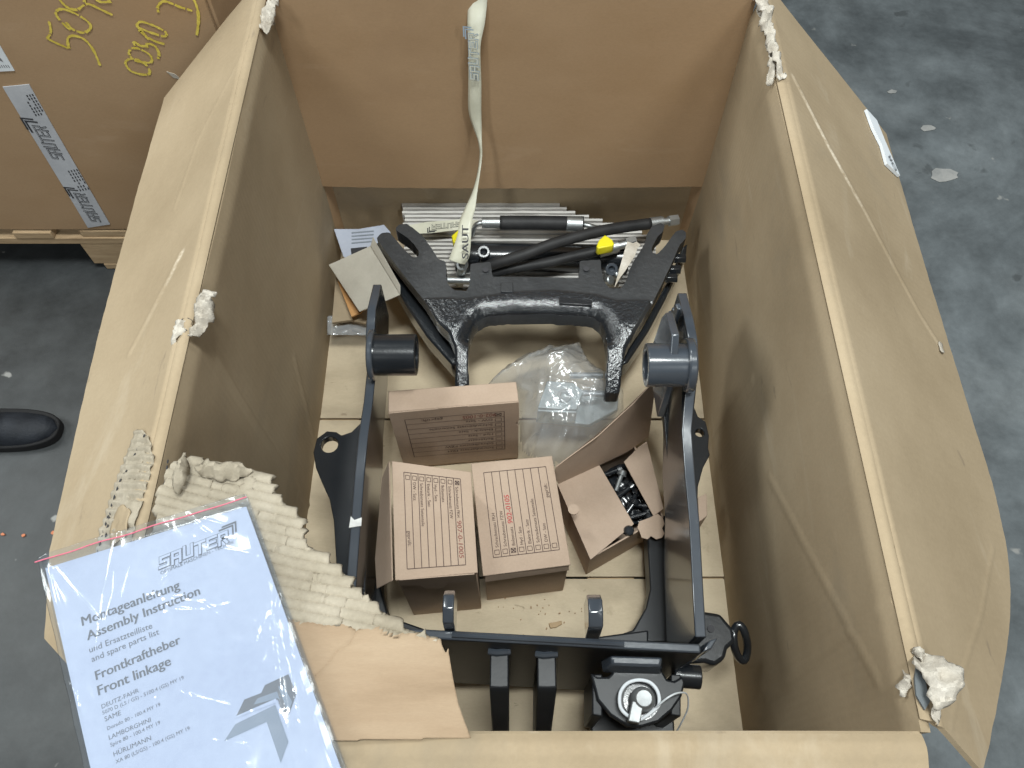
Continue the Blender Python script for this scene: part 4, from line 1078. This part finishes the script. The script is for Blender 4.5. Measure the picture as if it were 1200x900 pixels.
# loose bolts between tab and right ear
for (a, b, lb_) in ((712, 329, 'grey bolt lying lowest beside the right tab of the casting'), (722, 322, 'round grey bolt head next to the torn card piece')):
    c = P(a, b, .19); o = mesh('loose_bolt', *lathe(c, (.6, -.3, .7), [(.006, -.05), (.006, 0), (.010, .001), (.010, .009), (.008, .011), (0, .0112)], 12), M['steel'], None, smooth=True, ang=30)
    tag(o, lb_, 'bolt', 'loose bolts behind the casting')
# torn card piece by the right ear
o = mesh('card_scrap', *prism([P(a, b, .25) for a, b in ((735, 283), (742, 285), (746, 283), (751, 287), (747, 291), (744, 300), (738, 309), (733, 317), (727, 325), (720, 337), (725, 318), (730, 300))],
    bottom=[P(a, b, .246) for a, b in ((735, 283), (742, 285), (746, 283), (751, 287), (747, 291), (744, 300), (738, 309), (733, 317), (727, 325), (720, 337), (725, 318), (730, 300))]), M['torn'], None)
tag(o, 'jagged pale card scrap standing beside the right fork of the casting', 'card scrap')

# printed tape lying on the pad
fl_ = [P(a, b, .155) for a, b in ((478, 264), (500, 260), (540, 257), (560, 258), (560, 266), (540, 269), (505, 273), (480, 274))]
o = tag(mesh('loose_tape', *prism(fl_, dz=.001), M['tape'], None), 'beige printed tape strip lying flat on the corrugated pad', 'tape')
g_ = G(); logo(g_, P(541, 259.5, .1558), P(505, 263.5, .1558), V(0, 0, 1), 0.013, shear=0.1); g_.build('printed_text', [M['ink'], M['tape']], o)

# hanging tape from the far rim
L_ = [(551, -30), (549, 0), (548, 30), (549, 62), (549, 95), (549, 128), (554, 148), (560, 164), (562, 182), (559, 205), (553, 226), (546, 242), (539, 258), (536, 276), (529, 296), (526, 304)]
R_ = [(572, -30), (571, 0), (568, 28), (563, 55), (564, 95), (564, 130), (564.5, 150), (564.5, 165), (565, 183), (562, 207), (559, 228), (557, 244), (553, 260), (552, 280), (550, 300), (545, 310)]
def tz(i): return [1.175, 1.168, 1.155, 1.145, 1.14, 1.135, 1.13, 1.12, 1.11, 1.09, 1.07, 1.05, 1.03, 1.00, .975, .965][i]
lefts = spline([PY(a, b, tz(i) + 0.003) for i, (a, b) in enumerate(L_)], 5); rights = spline([PY(a, b, tz(i) - 0.003) for i, (a, b) in enumerate(R_)], 5)
v_, f_ = [], []
for i, (a, b) in enumerate(zip(lefts, rights)):
    m_ = (a + b) / 2 + V(0, -0.0025 - .001 * math.sin(i * .9), 0); v_ += [a, (a + m_) / 2 + V(0, -.001, 0), m_, (b + m_) / 2 + V(0, -.001, 0), b]
for i in range(len(lefts) - 1):
    for k in range(4): f_.append([i * 5 + k, i * 5 + k + 1, (i + 1) * 5 + k + 1, (i + 1) * 5 + k])
ht = mesh('hanging_tape', v_, f_, M['tape'], None, smooth=True, ang=180)
s_ = ht.modifiers.new('thickness', 'SOLIDIFY'); s_.thickness = 0.0006
tag(ht, 'long strip of printed packing tape hanging twisted from the far rim of the open crate', 'tape')
g_ = G()
logo(g_, PY(561, 94, 1.130), PY(559, 38, 1.138), V(0, -1, .25), 0.015, shear=0.1)
g_.build('printed_text', [M['blueink'], M['tape']], ht)
g_ = G()
write(g_, 'SAUT', PY(549, 303, .958), PY(549, 264, 1.008), V(.1, -.75, .6), h=.013, bold=True)
g_.build('printed_text', [M['ink']], ht)

# ================================================================== PAPERS at the left
o = mesh('plastic_pouch', *prism([P(a, b, .10) for a, b in ((391, 268), (420, 268), (450, 263), (458, 272), (440, 300), (412, 308), (402, 300))], dz=.004), M['paper'], None, bevel=.0015)
tag(o, 'white plastic pouch with dark print behind the grey card', 'pouch')
mesh('dark_print', *prism([P(a, b, .1016) for a, b in ((411, 291), (430, 289), (431, 295), (424, 299), (412, 300))], dz=.001), M['ink'], o)
for k in range(4): mesh('print_line', *prism([P(a, b, .1012) for a, b in ((412, 272 + 4 * k), (438, 270 + 4 * k), (438, 271.4 + 4 * k), (412, 273.4 + 4 * k))], dz=.0006), M['paleink'], o)
cw = thing('grey_card', 'folded grey card leaning at the left by the fork of the casting', 'card', tuple(P(430, 320, .16)))
mesh('card_panel', *prism([P(a, b, z) for a, b, z in ((385, 310, .14), (434, 288, .20), (469, 345, .19), (421, 365, .14))], dz=.003), M['greycard'], cw, bevel=.001)
mesh('card_panel', *prism([P(a, b, z) for a, b, z in ((434, 288, .203), (437, 277, .215), (469, 334, .205), (469, 345, .193))], dz=.003), M['greycard'], cw, bevel=.001)
o = mesh('orange_card', *prism([P(a, b, .11) for a, b in ((396, 330), (402, 346), (412, 371), (423, 366), (432, 357), (415, 325))], dz=.004), M['orange'], None); tag(o, 'orange brown card piece poking out under the grey card', 'card')
o = mesh('cardboard_strip', *prism([P(a, b, .085) for a, b in ((389, 378), (394, 318), (398, 328), (412, 366), (440, 362), (428, 379), (410, 375))], dz=.006), M['liner'], None); tag(o, 'torn light brown cardboard strip under the orange card', 'cardboard')
def fbag(u, v):
    a = P(384 + 50 * u, 372 + 22 * v, .06); return a + V(0, 0, .004 * nz((u * 5, v * 4, 0), 1.3) + .004)
o = mesh('flat_film_bag', *grid_sheet(24, 14, fbag, .0008), M['bagfilm'], None, smooth=True, ang=180); tag(o, 'crumpled clear film bag below the cardboard strip at the left', 'bag')
def fbag2(u, v):
    a = P(384 + 7 * u, 325 + 60 * v, .07 + .03 * (1 - v)); return a + V(0, 0, .008 * nz((u * 3, v * 9, 0), 1.3) + .004)

# ================================================================== SMALL BOXES
def quad_pt(q, u, v, n, k):
    a = q[0] + (q[1] - q[0]) * u; b = q[3] + (q[2] - q[3]) * u
    return a + (b - a) * v + n * k
def form(parent, q, nrm, box_uv, mode, checked, hand, hand_row, hand_mat, hand_pos):
    """printed form with eight rows. mode says which way the lines of writing run on the face q (u right, v down in the photo)"""
    u0, u1, v0, v1 = box_uv
    def m(s, t):   # s along the writing, t down the rows
        if mode == 'up': return u0 + (u1 - u0) * t, v1 + (v0 - v1) * s
        if mode == 'down': return u1 + (u0 - u1) * t, v0 + (v1 - v0) * s
        return u1 + (u0 - u1) * s, v1 + (v0 - v1) * t
    def W(s, t, k=0.0007): return quad_pt(q, *m(s, t), nrm, k)
    g = G()
    def ln(s0, t0, s1, t1, w=0.0011, k=.0007):
        a, b = W(s0, t0, k), W(s1, t1, k); d = (b - a).normalized(); n = nrm.cross(d).normalized() * w / 2
        g.add([a - n, b - n, b + n, a + n], [[0, 1, 2, 3]])
    for i in range(9): ln(0, i / 8, 1, i / 8, k=.0007)
    ln(0, 0, 0, 1, k=.0008); ln(1, 0, 1, 1, k=.0008)
    rows = ['Schraubensatz FKH', 'Schraubensatz FZW', 'Bolzensatz', 'Hyd - Satz', 'Elektrik - Satz', 'Schraubensatz Seitenteile', 'DW - Satz', '']
    wS = (W(1, 0) - W(0, 0)).length; hT = (W(0, 1) - W(0, 0)).length / 8
    for i, r in enumerate(rows):
        c0, c1, e0, e1 = 0.03, 0.03 + hT * .55 / wS, (i + .22) / 8, (i + .77) / 8
        for a in ((c0, e0, c1, e0), (c1, e0, c1, e1), (c1, e1, c0, e1), (c0, e1, c0, e0)): ln(*a, w=.0008, k=.0009)
        if i == checked: ln(c0, e0, c1, e1, w=.0016, k=.0010); ln(c0, e1, c1, e0, w=.0016, k=.0011)
        if r:
            v, f, w = text_mesh(r); k = hT * 0.56
            s0 = c1 + 0.03; s1 = s0 + w * k / wS
            write(g, r, W(s0, (i + .78) / 8), W(s1, (i + .78) / 8), nrm, bold=False)
    v, f, w = text_mesh('geprüft:'); k = hT * .62
    write(g, 'geprüft:', W(.62, 7.78 / 8), W(.62 + w * k / wS, 7.78 / 8), nrm)
    g.build('printed_form', M['boxink'], parent)
    g2 = G(); v, f, w = text_mesh(hand); s0, s1 = hand_pos
    write(g2, hand, W(s0, (hand_row + .85) / 8, .0011), W(s1, (hand_row + .80) / 8, .0011), nrm, h=hT * .62, shear=.12)
    g2.build('handwriting', M[hand_mat], parent)

GB = 'small printed cardboard boxes in the crate'
def carton(label, top, z, zb, front_drop=None):
    """closed carton from the corners of its lid (far left, far right, near right, near left)"""
    q = [P(a, b, z) for a, b in top]
    c = sum(q, V(0, 0, 0)) / 4
    t = thing('small_cardboard_box', label, 'box', (c.x, c.y, zb), GB)
    ins = 0.004
    qi = [p + (c - p).normalized() * ins - V(0, 0, .0035) for p in q]
    mesh('body', *prism(qi, dz=z - zb - .0035), M['smallbox'], t, bevel=.0015)
    mesh('lid', *prism(q, dz=.003), M['smallbox'], t, bevel=.0012)
    return t, q
up = V(0, 0, 1)
# box 3, to the right with the red number
t3, q3 = carton('small brown box with clear red handwritten number, printed form facing up, beside the open box', ((552, 543), (647, 534), (669, 662), (566, 675)), .178, .004)
form(t3, q3, up, (.14, .90, .10, .86), 'up', 2, '902-0105', 2, 'redink', (.36, .70))
fl3 = q3[3] + (q3[2] - q3[3]) * .0
mesh('front_tab', *prism([q3[3] + V(.004, .001, -.003), q3[2] + V(-.003, .001, -.003), q3[2] + V(-.002, -.0028, -.022), q3[3] + V(.003, -.0028, -.026)], off=(0, .0018, 0)), M['smallbox'], t3)
tb = P(672, 597, .165); mesh('side_tab', *lathe(tb, (0, 0, 1), [(.0095, -.0015), (.0095, .0015)], 14), M['smallbox'], t3)
# box 2, left front, taller
t2, q2 = carton('tallest small brown box at the left, its form reading downward, side flap bent out', ((459, 540), (552, 553), (560, 671), (463, 680)), .250, .004)
form(t2, q2, up, (.15, .86, .09, .92), 'down', 0, '907-0-1005', 0, 'dullred', (.50, .92))
sf = [q2[0] + V(-.003, 0, -.002), q2[3] + V(-.003, 0, -.002), P(443, 690, .19), P(441, 655, .20), P(449, 560, .215)]
mesh('side_flap', *prism(sf, off=(-.0025, 0, -.001)), M['smallbox'], t2, bevel=.0008)
mesh('lid_notch', *prism([PY(a, b, q2[3].y - .003) for a, b in ((468, 686), (492, 686), (499, 690), (520, 689), (524, 684), (556, 681), (556, 673), (468, 680))], off=(0, .0015, 0)), M['smallbox'], t2)
# box 1, standing upright behind
z1 = .25
b1t = [P(a, b, z1) for a, b in ((455, 458), (605, 447), (608, 470), (455, 483))]
t1 = thing('small_cardboard_box', 'small brown box standing on edge behind the others, its form upside down', 'box', (sum(p.x for p in b1t) / 4, sum(p.y for p in b1t) / 4, .004), GB)
mesh('body', *prism(b1t, dz=z1 - .004), M['smallbox'], t1, bevel=.0018)
nn = (b1t[2] - b1t[3]).cross(V(0, 0, -1)).normalized(); nn = nn if nn.y < 0 else -nn
fq = [b1t[3] + nn * .0005, b1t[2] + nn * .0005, b1t[2] + nn * .0005 - V(0, 0, .235), b1t[3] + nn * .0005 - V(0, 0, .235)]
lidq = [p + nn * .002 for p in fq]
# lid sheet with its stepped upper edge
le = [quad_pt(lidq, u, v, nn, 0) for u, v in ((0, .0), (.38, -.004), (.39, -.012), (.60, -.012), (.61, -.003), (1.0, -.002), (1.005, .30), (.97, .34), (1.0, .40), (1, 1), (0, 1))]
mesh('lid', *prism(le, off=tuple(-nn * .002)), M['smallbox'], t1, bevel=.0008)
form(t1, lidq, nn, (.11, .885, .12, .80), 'flip', 7, '902-0-1005', 7, 'dullred', (.08, .42))
# box 4, open with hardware
z4 = .105
A, B, C_, D = P(653, 568, z4), P(692, 655, z4), P(778, 606, z4), P(744, 520, z4)
t4 = thing('small_cardboard_box', 'open small brown box with lid standing up and black hardware inside', 'box', tuple((A + B + C_ + D) / 4 - V(0, 0, z4)), GB)
cen = (A + B + C_ + D) / 4
def wallq(p, q, nm):
    n = (q - p).cross(up).normalized(); n = n if n.dot(cen - p) > 0 else -n
    mesh(nm, *prism([p, q, q + n * .003, p + n * .003], dz=z4 - .006), M['smallbox'], t4, bevel=.0006)
for p, q in ((A, B), (B, C_), (C_, D), (D, A)): wallq(p + (cen - p) * .004, q + (cen - q) * .004, 'side_wall')
mesh('bottom_panel', *prism([p + (cen - p) * .05 + V(0, 0, -z4 + .010) for p in (A, B, C_, D)], dz=.003), M['smallbox'], t4)
mesh('top_flap', *prism([P(a, b, z4 + .004) for a, b in ((653, 567), (702, 544), (743, 614), (692, 656))], dz=.0025), M['smallbox'], t4, bevel=.0008)
mesh('top_flap', *prism([P(a, b, z) for a, b, z in ((731, 541, z4 + .004), (748, 524, z4 + .012), (758, 517, z4 + .02), (778, 596, z4 + .006), (766, 605, z4 + .004))], dz=.0025), M['smallbox'], t4, bevel=.0008)
mesh('lock_tab', *prism([P(a, b, z4 + .010) for a, b in ((749, 611), (760, 607), (771, 602), (777, 607), (779, 614), (776, 619), (779, 625), (776, 630), (769, 632), (763, 628), (759, 632), (752, 630), (750, 624), (747, 618))], dz=.002), M['smallbox'], t4, bevel=.0006)
lt = [P(649, 560, .115), P(651, 548, .20), P(700, 512, .235), P(742, 474, .26), P(769, 445, .27), P(760, 512, .14), P(735, 530, .11), P(655, 568, .106)]
mesh('lid', *prism(lt, off=(.001, .003, .001)), M['smallbox'], t4, bevel=.0008)
rnd = random.Random(11)
for k, (a, b, an) in enumerate(((718, 553, .3), (726, 563, 1.2), (733, 575, .6), (742, 585, 1.0), (748, 592, -.3), (738, 596, .9), (752, 603, .2))):
    c = P(a, b, .075); d = V(math.cos(an), math.sin(an), .25)
    o = mesh('screw', *lathe(c - d * .02, d, [(.0045, 0), (.0045, .03), (.009, .031), (.009, .039), (.007, .041), (0, .0412)], 12), M['steel'] if k == 1 else M['paint'], None, smooth=True, ang=30)
    tag(o, ('zinc' if k == 1 else 'black') + ' screw in the open small box, ' + ('farthest from the lock tab', 'second from the far end', 'third from the far end', 'in the middle of the pile', 'against the right flap', 'against the left flap', 'nearest the lock tab')[k], 'screw', 'screws in the open small box')
c = P(724, 556, .06); o = mesh('hardware_bag', *grid_sheet(16, 16, lambda u, v: P(700 + 36 * u + 30 * v, 552 - 10 * u + 66 * v, .05) + V(0, 0, .01 * nz((u * 5, v * 5, 0), 1.0)), .001), M['paint'], None, smooth=True, ang=180)
tag(o, 'glossy black plastic bag lying under the screws in the open small box', 'bag')
c = P(733, 620, z4 + .006); o = mesh('rubber_plug', *lathe(c + V(.004, 0, -.012), (.2, -.2, .9), [(.008, 0), (.0095, .005), (.0095, .011), (.0075, .014), (0, .0142)], 16), M['paint'], None, smooth=True, ang=40)
tag(o, 'round black plug at the near corner of the open small box', 'plug')

# cardboard sliver outside the right plate
o = mesh('card_offcut', *prism([P(a, b, .10) for a, b in ((818, 583), (828, 578), (829, 604), (819, 612))], dz=.09), M['smallbox'], None, bevel=.001); tag(o, 'small brown card offcut on the floor outside the right side plate', 'cardboard')
# wood chip on the crate floor
o = mesh('wood_chip', *prism([P(a, b, .010) for a, b in ((643, 730), (650, 729), (658, 727), (659, 731), (652, 735), (645, 736))], dz=.006), M['wood'], None, bevel=.001); tag(o, 'wood chip lying on the bare crate floor behind the cross plate', 'chip')
g_ = G(); rnd = random.Random(5)
for k in range(26):
    a, b = rnd.gauss(625, 28), rnd.gauss(716, 13)
    if b < 692 or b > 745: continue
    p = P(a, b, .0065); s = rnd.uniform(.0008, .0022); g_.add(*box(p, s, s * 1.6, .002, rnd.uniform(0, 3)))
g_.build('crumbs', M['boxedge'], None, kind='stuff')
bpy.data.objects['crumbs']['label'] = 'dark crumbs scattered on the crate floor'

# ================================================================== HARDWARE BAG with zinc bracket
bagc = P(655, 470, .05)
bkt = thing('zinc_bracket', 'pale zinc plated steel bracket inside the clear bag', 'bracket', tuple(bagc))
zb_ = .155
mesh('plate', *prism([P(a, b, zb_) for a, b in ((630, 478), (641, 446), (672, 448), (684, 458), (676, 480))], dz=.012), M['galv'], bkt, bevel=.002)
mesh('side_plate', *prism([P(a, b, zb_) for a, b in ((630, 479), (676, 481), (676, 484), (630, 482))], dz=.045), M['galv'], bkt, bevel=.002)
mesh('base_plate', *prism([P(a, b, .11) for a, b in ((628, 492), (640, 455), (725, 458), (724, 480), (690, 498))], dz=.012), M['galv'], bkt, bevel=.002)
c = P(661, 466, zb_); mesh('nut', *pipe(c, c + V(0, 0, .010), .013, .007, 24), M['steel'], bkt, smooth=True, bevel=.001)
mesh('washer', *pipe(c, c + V(0, 0, .002), .018, .007, 24), M['galv'], bkt, smooth=True)
for a, b, a2, b2 in ((668, 440, 706, 440), (683, 461, 724, 463)):
    mesh('bolt_rod', *cyl(P(a, b, .16), P(a2, b2, .15), .0058, n=16), M['steel'], bkt, smooth=True)
bag_out = [(568, 445), (590, 428), (612, 411), (640, 402), (670, 399), (681, 397), (690, 418), (706, 428), (724, 440), (733, 452), (733, 470), (726, 487), (700, 510), (686, 524), (664, 533), (648, 537), (632, 534), (612, 521), (610, 500), (606, 470), (606, 450), (590, 447)]
bp = [P(a, b, .125) for a, b in bag_out]; bpl = [(p.x, p.y) for p in bp]
def bag_mesh():
    st = .0034; x0, x1 = min(p[0] for p in bpl), max(p[0] for p in bpl); y0, y1 = min(p[1] for p in bpl), max(p[1] for p in bpl)
    nx, ny = int((x1 - x0) / st) + 1, int((y1 - y0) / st) + 1; idx = {}; V_ = []; F_ = []
    ring = [V(a, b, 0) for a, b in bpl]; ring.append(ring[0]); cx, cy = bagc.x, bagc.y
    folds = [(random.Random(q).uniform(x0, x1), random.Random(q + 50).uniform(y0, y1), random.Random(q + 99).uniform(0, 3.14)) for q in range(40)]
    def vid(i, j):
        if (i, j) not in idx:
            x, y = x0 + i * st, y0 + j * st
            d = min(.06, line_dist(V(x, y, 0), ring)) if inside(x, y, bpl) else 0
            dome = .105 * math.sqrt(max(0, d / .06)) if d < .06 else .105
            w = 0
            for fx_, fy_, an in folds:
                dx, dy = x - fx_, y - fy_; s = dx * math.cos(an) + dy * math.sin(an); t = -dx * math.sin(an) + dy * math.cos(an)
                w += .0085 * math.exp(-abs(s) / .005) * math.exp(-(t / .035) ** 2)
            zz = .085 + dome * .9 + w + .008 * nz((x, y, 0), 18, 3) + .004 * (1 - 2 * abs(nz((x, y, 0), 40, 7)))
            idx[(i, j)] = len(V_); V_.append(V(x, y, zz))
        return idx[(i, j)]
    for i in range(nx):
        for j in range(ny):
            x, y = x0 + (i + .5) * st, y0 + (j + .5) * st
            if inside(x, y, bpl): F_.append([vid(i, j), vid(i + 1, j), vid(i + 1, j + 1), vid(i, j + 1)])
    return mesh('clear_bag', V_, F_, M['bagfilm'], None, smooth=True, ang=180)
bgo = bag_mesh(); tag(bgo, 'crumpled clear plastic bag holding a zinc bracket between boxes and casting', 'bag')

# ================================================================== INSTRUCTION BOOKLET in a zip bag
ZD = .668
TLp, TRp, RBp = P(45, 658, ZD), P(290, 583, ZD), P(403, 893, ZD)
ex = (TRp - TLp).normalized(); wB = (TRp - TLp).length
ey = (RBp - TRp); ey = (ey - ex * ey.dot(ex)).normalized(); hB = wB * 1.42
dvx = (RBp - TRp).normalized()
bkl = thing('instruction_booklet', 'white assembly instruction booklet lying on the torn crate corner', 'booklet', tuple(TLp))
def bl_pt(u, v, k=0): return TLp + ex * (wB * u) + dvx * (hB * v) + V(0, 0, k)
inset = .0045
def page(u, v):
    return bl_pt(inset / wB + (1 - 2 * inset / wB) * u, (.030) + .95 * v, -.001 + .0002 * nz((u * 2, v * 2, 0), 1.2))
mesh('page', *grid_sheet(20, 28, page, -.004), M['paper'], bkl, smooth=True, ang=60)
g_ = G(); ZT = ZD - .0006
def PT(a, b): return P(a, b, ZT)
for s, a, b, c, d, bold in (("Montageanleitung", 96.6, 733.6, 211, 689.7, 1), ("Assembly Instruction", 102.7, 750.4, 234.7, 696.3, 1), ("und Ersatzteilliste", 105, 765, 178.7, 736, 0), ("and spare parts list", 107.8, 776, 186.7, 743, 0),
        ("Frontkraftheber", 113, 797, 212, 753.7, 1), ("Front linkage", 115.7, 815, 200.6, 779, 1), ("DEUTZ-FAHR", 119.5, 830.7, 163, 811, 0), ("5070 D (LS / GS) - 5100.4 (GS) MY 19", 120.4, 837.6, 215.6, 795.7, 0),
        ("SAME", 123, 845.6, 142, 837.6, 0), ("Dorado 80 - 100.4 MY 19", 126, 855.8, 188, 827, 0), ("LAMBORGHINI", 128, 867, 177, 845.6, 0), ("Spire 80 - 100.4 MY 19", 129.7, 875.4, 188, 848.4, 0),
        ("HÜRLIMANN", 133.5, 886.6, 177.3, 867, 0), ("XA 80 (LS/GS) - 100.4 (GS) MY 19", 136, 895, 222.6, 855, 0), ("OPTIMALE MASCHINEN - TECHNIK", 188.5, 673.5, 275, 636.5, 0)):
    write(g_, s, PT(a, b), PT(c, d), up, bold=bool(bold))
logo(g_, PT(187.5, 667), PT(270, 634), up, .0125, 0, 1, fat=.33, thin=.22, shear=.2)
sc_ = lambda pts: [P(80 + a / 3.636, 740 + b / 3.636, ZT) for a, b in pts]
def flat(pts, mi, k=0): g_.add([p + V(0, 0, k) for p in sc_(pts)], [list(range(len(pts)))], mi)
flat([(715, 362), (750, 290), (822, 262), (838, 228), (938, 182), (972, 266), (925, 395), (893, 290), (800, 322)], 0)
flat([(790, 312), (806, 285), (890, 255), (902, 292), (893, 285)], 2, .0002)
flat([(895, 235), (915, 228), (955, 300), (938, 350)], 2, .0003)
flat([(665, 467), (712, 395), (882, 312), (938, 470), (905, 560), (845, 385)], 2, .0001)
flat([(708, 372), (712, 362), (885, 286), (935, 395), (926, 402), (884, 304)], 1, .0004)
g_.build('printed_text', [M['greyink'], M['paper'], M['paleink'], M['greytape']], bkl)
# bag
zbag = thing('zip_bag', 'clear zip bag with red closing strip around the instruction booklet', 'bag', tuple(TLp))
crw = []
rw = random.Random(12)
for (u0, v0, u1, v1, n_) in ((.42, .03, .18, .42, 3), (.62, .05, .40, .30, 2), (.02, .05, .10, .40, 4), (.90, .45, .80, .95, 5), (.98, .30, .85, .60, 3), (.70, .05, .95, .22, 3), (.5, .3, .8, .42, 4), (.05, .45, .15, .75, 3), (.4, .55, .7, .8, 4)):
    for q in range(n_):
        a = V(u0 + rw.gauss(0, .035), (v0 + rw.gauss(0, .035)) * 1.4, 0); b = V(u1 + rw.gauss(0, .06), (v1 + rw.gauss(0, .06)) * 1.4, 0)
        md = (a + b) / 2 + V(rw.gauss(0, .03), rw.gauss(0, .03), 0); cut = rw.uniform(.3, 1)
        crw.append(([a, md, md.lerp(b, cut)], rw.uniform(.004, .010), rw.uniform(.0004, .0013)))
def film(u, v):
    p = V(u, v * 1.4, 0); k = .0058 + .0012 * nz((u * 6, v * 8, 0), 1, 3)
    k += .0007 * (1 - 2 * abs(nz((u * 1.3, v * 2, 0), 2.6, 11))) + .0008 * nz((u, v, 0), 14, 2)
    for c, w_, a_ in crw: k += a_ * math.exp(-line_dist(p, c) / w_)
    e = min(u, 1 - u) / .05
    if e < 1: k -= .0045 * (1 - e)
    uu = u + .004 * nz((0, v * 9, 0), 1, 4) * (1 if u > .9 or u < .1 else 0)
    return bl_pt(uu, v * 1.0 - .012, k)
mesh('film_front', *grid_sheet(150, 200, film, -.0002), M['film'], zbag, smooth=True, ang=180)
def film_b(u, v): return bl_pt(u, v - .012, -.0075)
mesh('film_back', *grid_sheet(20, 28, film_b, .0002), M['film'], zbag, smooth=True, ang=180)
zs = [bl_pt(-.002 + 1.004 * i / 20, .010 + .0015 * math.sin(i * .9), .0072 + .001 * math.sin(i * 1.3)) for i in range(21)]
mesh('zip_strip', *tube(zs, .0007, 6), M['zipred'], zbag, smooth=True)

# ================================================================== SHOE and flecks on the ground
sz = -.15
sh_o = P(62, 503, sz); shoe = thing('shoe', 'black shoe toe on the concrete at the left picture edge', 'shoe', tuple(sh_o))
def shoe_shell(hs, ws, z0, nm, m_):
    n = 26; rings = []
    tip = P(66, 500, sz + .03); heel = tip + V(-.29, -.012, 0); v_ = []; f_ = []; S = 22
    for i in range(S + 1):
        t = i / S
        w = (.047 * math.sqrt(max(0, 1 - (1 - min(1, t / .30)) ** 2)) + .0015) * (1 - .22 * max(0, (t - .35) / .65)) * ws
        h = (.042 + .055 * max(0, min(1, (t - .2) / .5))) * hs * math.sqrt(max(.02, 1 - (1 - min(1, t / .22)) ** 2))
        c = tip.lerp(heel, t)
        for k in range(n):
            a = 2 * math.pi * k / n; yy = math.cos(a) * w; zz = math.sin(a)
            zz = zz * h if zz > 0 else 0
            wr = .0022 * math.sin(t * 70) * (1 if .25 < t < .5 else 0) * max(0, math.sin(a))
            v_.append(V(c.x, c.y + yy, sz + z0 + zz + wr))
    for i in range(S):
        for k in range(n): f_.append([i * n + k, i * n + (k + 1) % n, (i + 1) * n + (k + 1) % n, (i + 1) * n + k])
    f_ += [list(range(n)), list(range(S * n, S * n + n))]
    return mesh(nm, v_, f_, m_, shoe, smooth=True, ang=70)
shoe_shell(.72, .82, .020, 'upper', M['leather'])
tip = P(66, 500, sz + .03)
out = []
for i in range(40):
    a = math.pi * 2 * i / 40
    out.append(V(tip.x - .145 + .147 * math.copysign(abs(math.cos(a)) ** .7, math.cos(a)), tip.y + .0495 * math.copysign(abs(math.sin(a)) ** .75, math.sin(a)), sz + .024))
mesh('sole', *prism(out, dz=.0235), M['sole'], shoe, bevel=.003)
for k in range(4):
    c = tip + V(-.115 - .022 * k, 0, 0); mesh('lace', *tube([V(c.x, c.y - .022, sz + .082 + .004 * k), V(c.x + .008, c.y, sz + .092 + .004 * k), V(c.x, c.y + .022, sz + .082 + .004 * k)], .003, 6, sub=4), M['leather'], shoe, smooth=True)
rnd = random.Random(2)
for (a, b, lb_) in ((3, 626, 'orange fleck on the concrete at the left picture edge'), (27, 627, 'orange fleck on the concrete halfway between edge and crate flap'), (62, 624, 'orange fleck on the concrete touching the left crate flap')):
    c = P(a, b, sz + .003); o = mesh('orange_fleck', *prism([c + V(math.cos(q) * rnd.uniform(.003, .005), math.sin(q) * rnd.uniform(.002, .0045), 0) for q in [i * .9 for i in range(7)]], dz=.0028), M['fleck'], None); tag(o, lb_, 'fleck', 'orange flecks on the ground')
for (a, b, r_, lb_) in ((1107, 205, .030, 'large pale splash of dried mortar on the concrete right of the crate'), (1087, 150, .016, 'small pale mortar spot above the large splash'), (978, 97, .012, 'small pale mortar spot by the far right flap edge'), (1046, 107, .011, 'faint pale mortar spot beside the torn label')):
    c = P(a, b, sz + .0022); o = mesh('mortar_spot', *prism([c + V(math.cos(i * .52) * r_ * rnd.uniform(.7, 1.3) * 1.2, math.sin(i * .52) * r_ * rnd.uniform(.5, 1.0), 0) for i in range(12)], dz=.0018), mottled('mortar', [(.22, .225, .225), (.36, .355, .34)], 25, 7, .9, .3, 120) if 'mortar' not in M else M['mortar'], None, bevel=.0008)
    tag(o, lb_, 'spot', 'mortar spots on the ground')
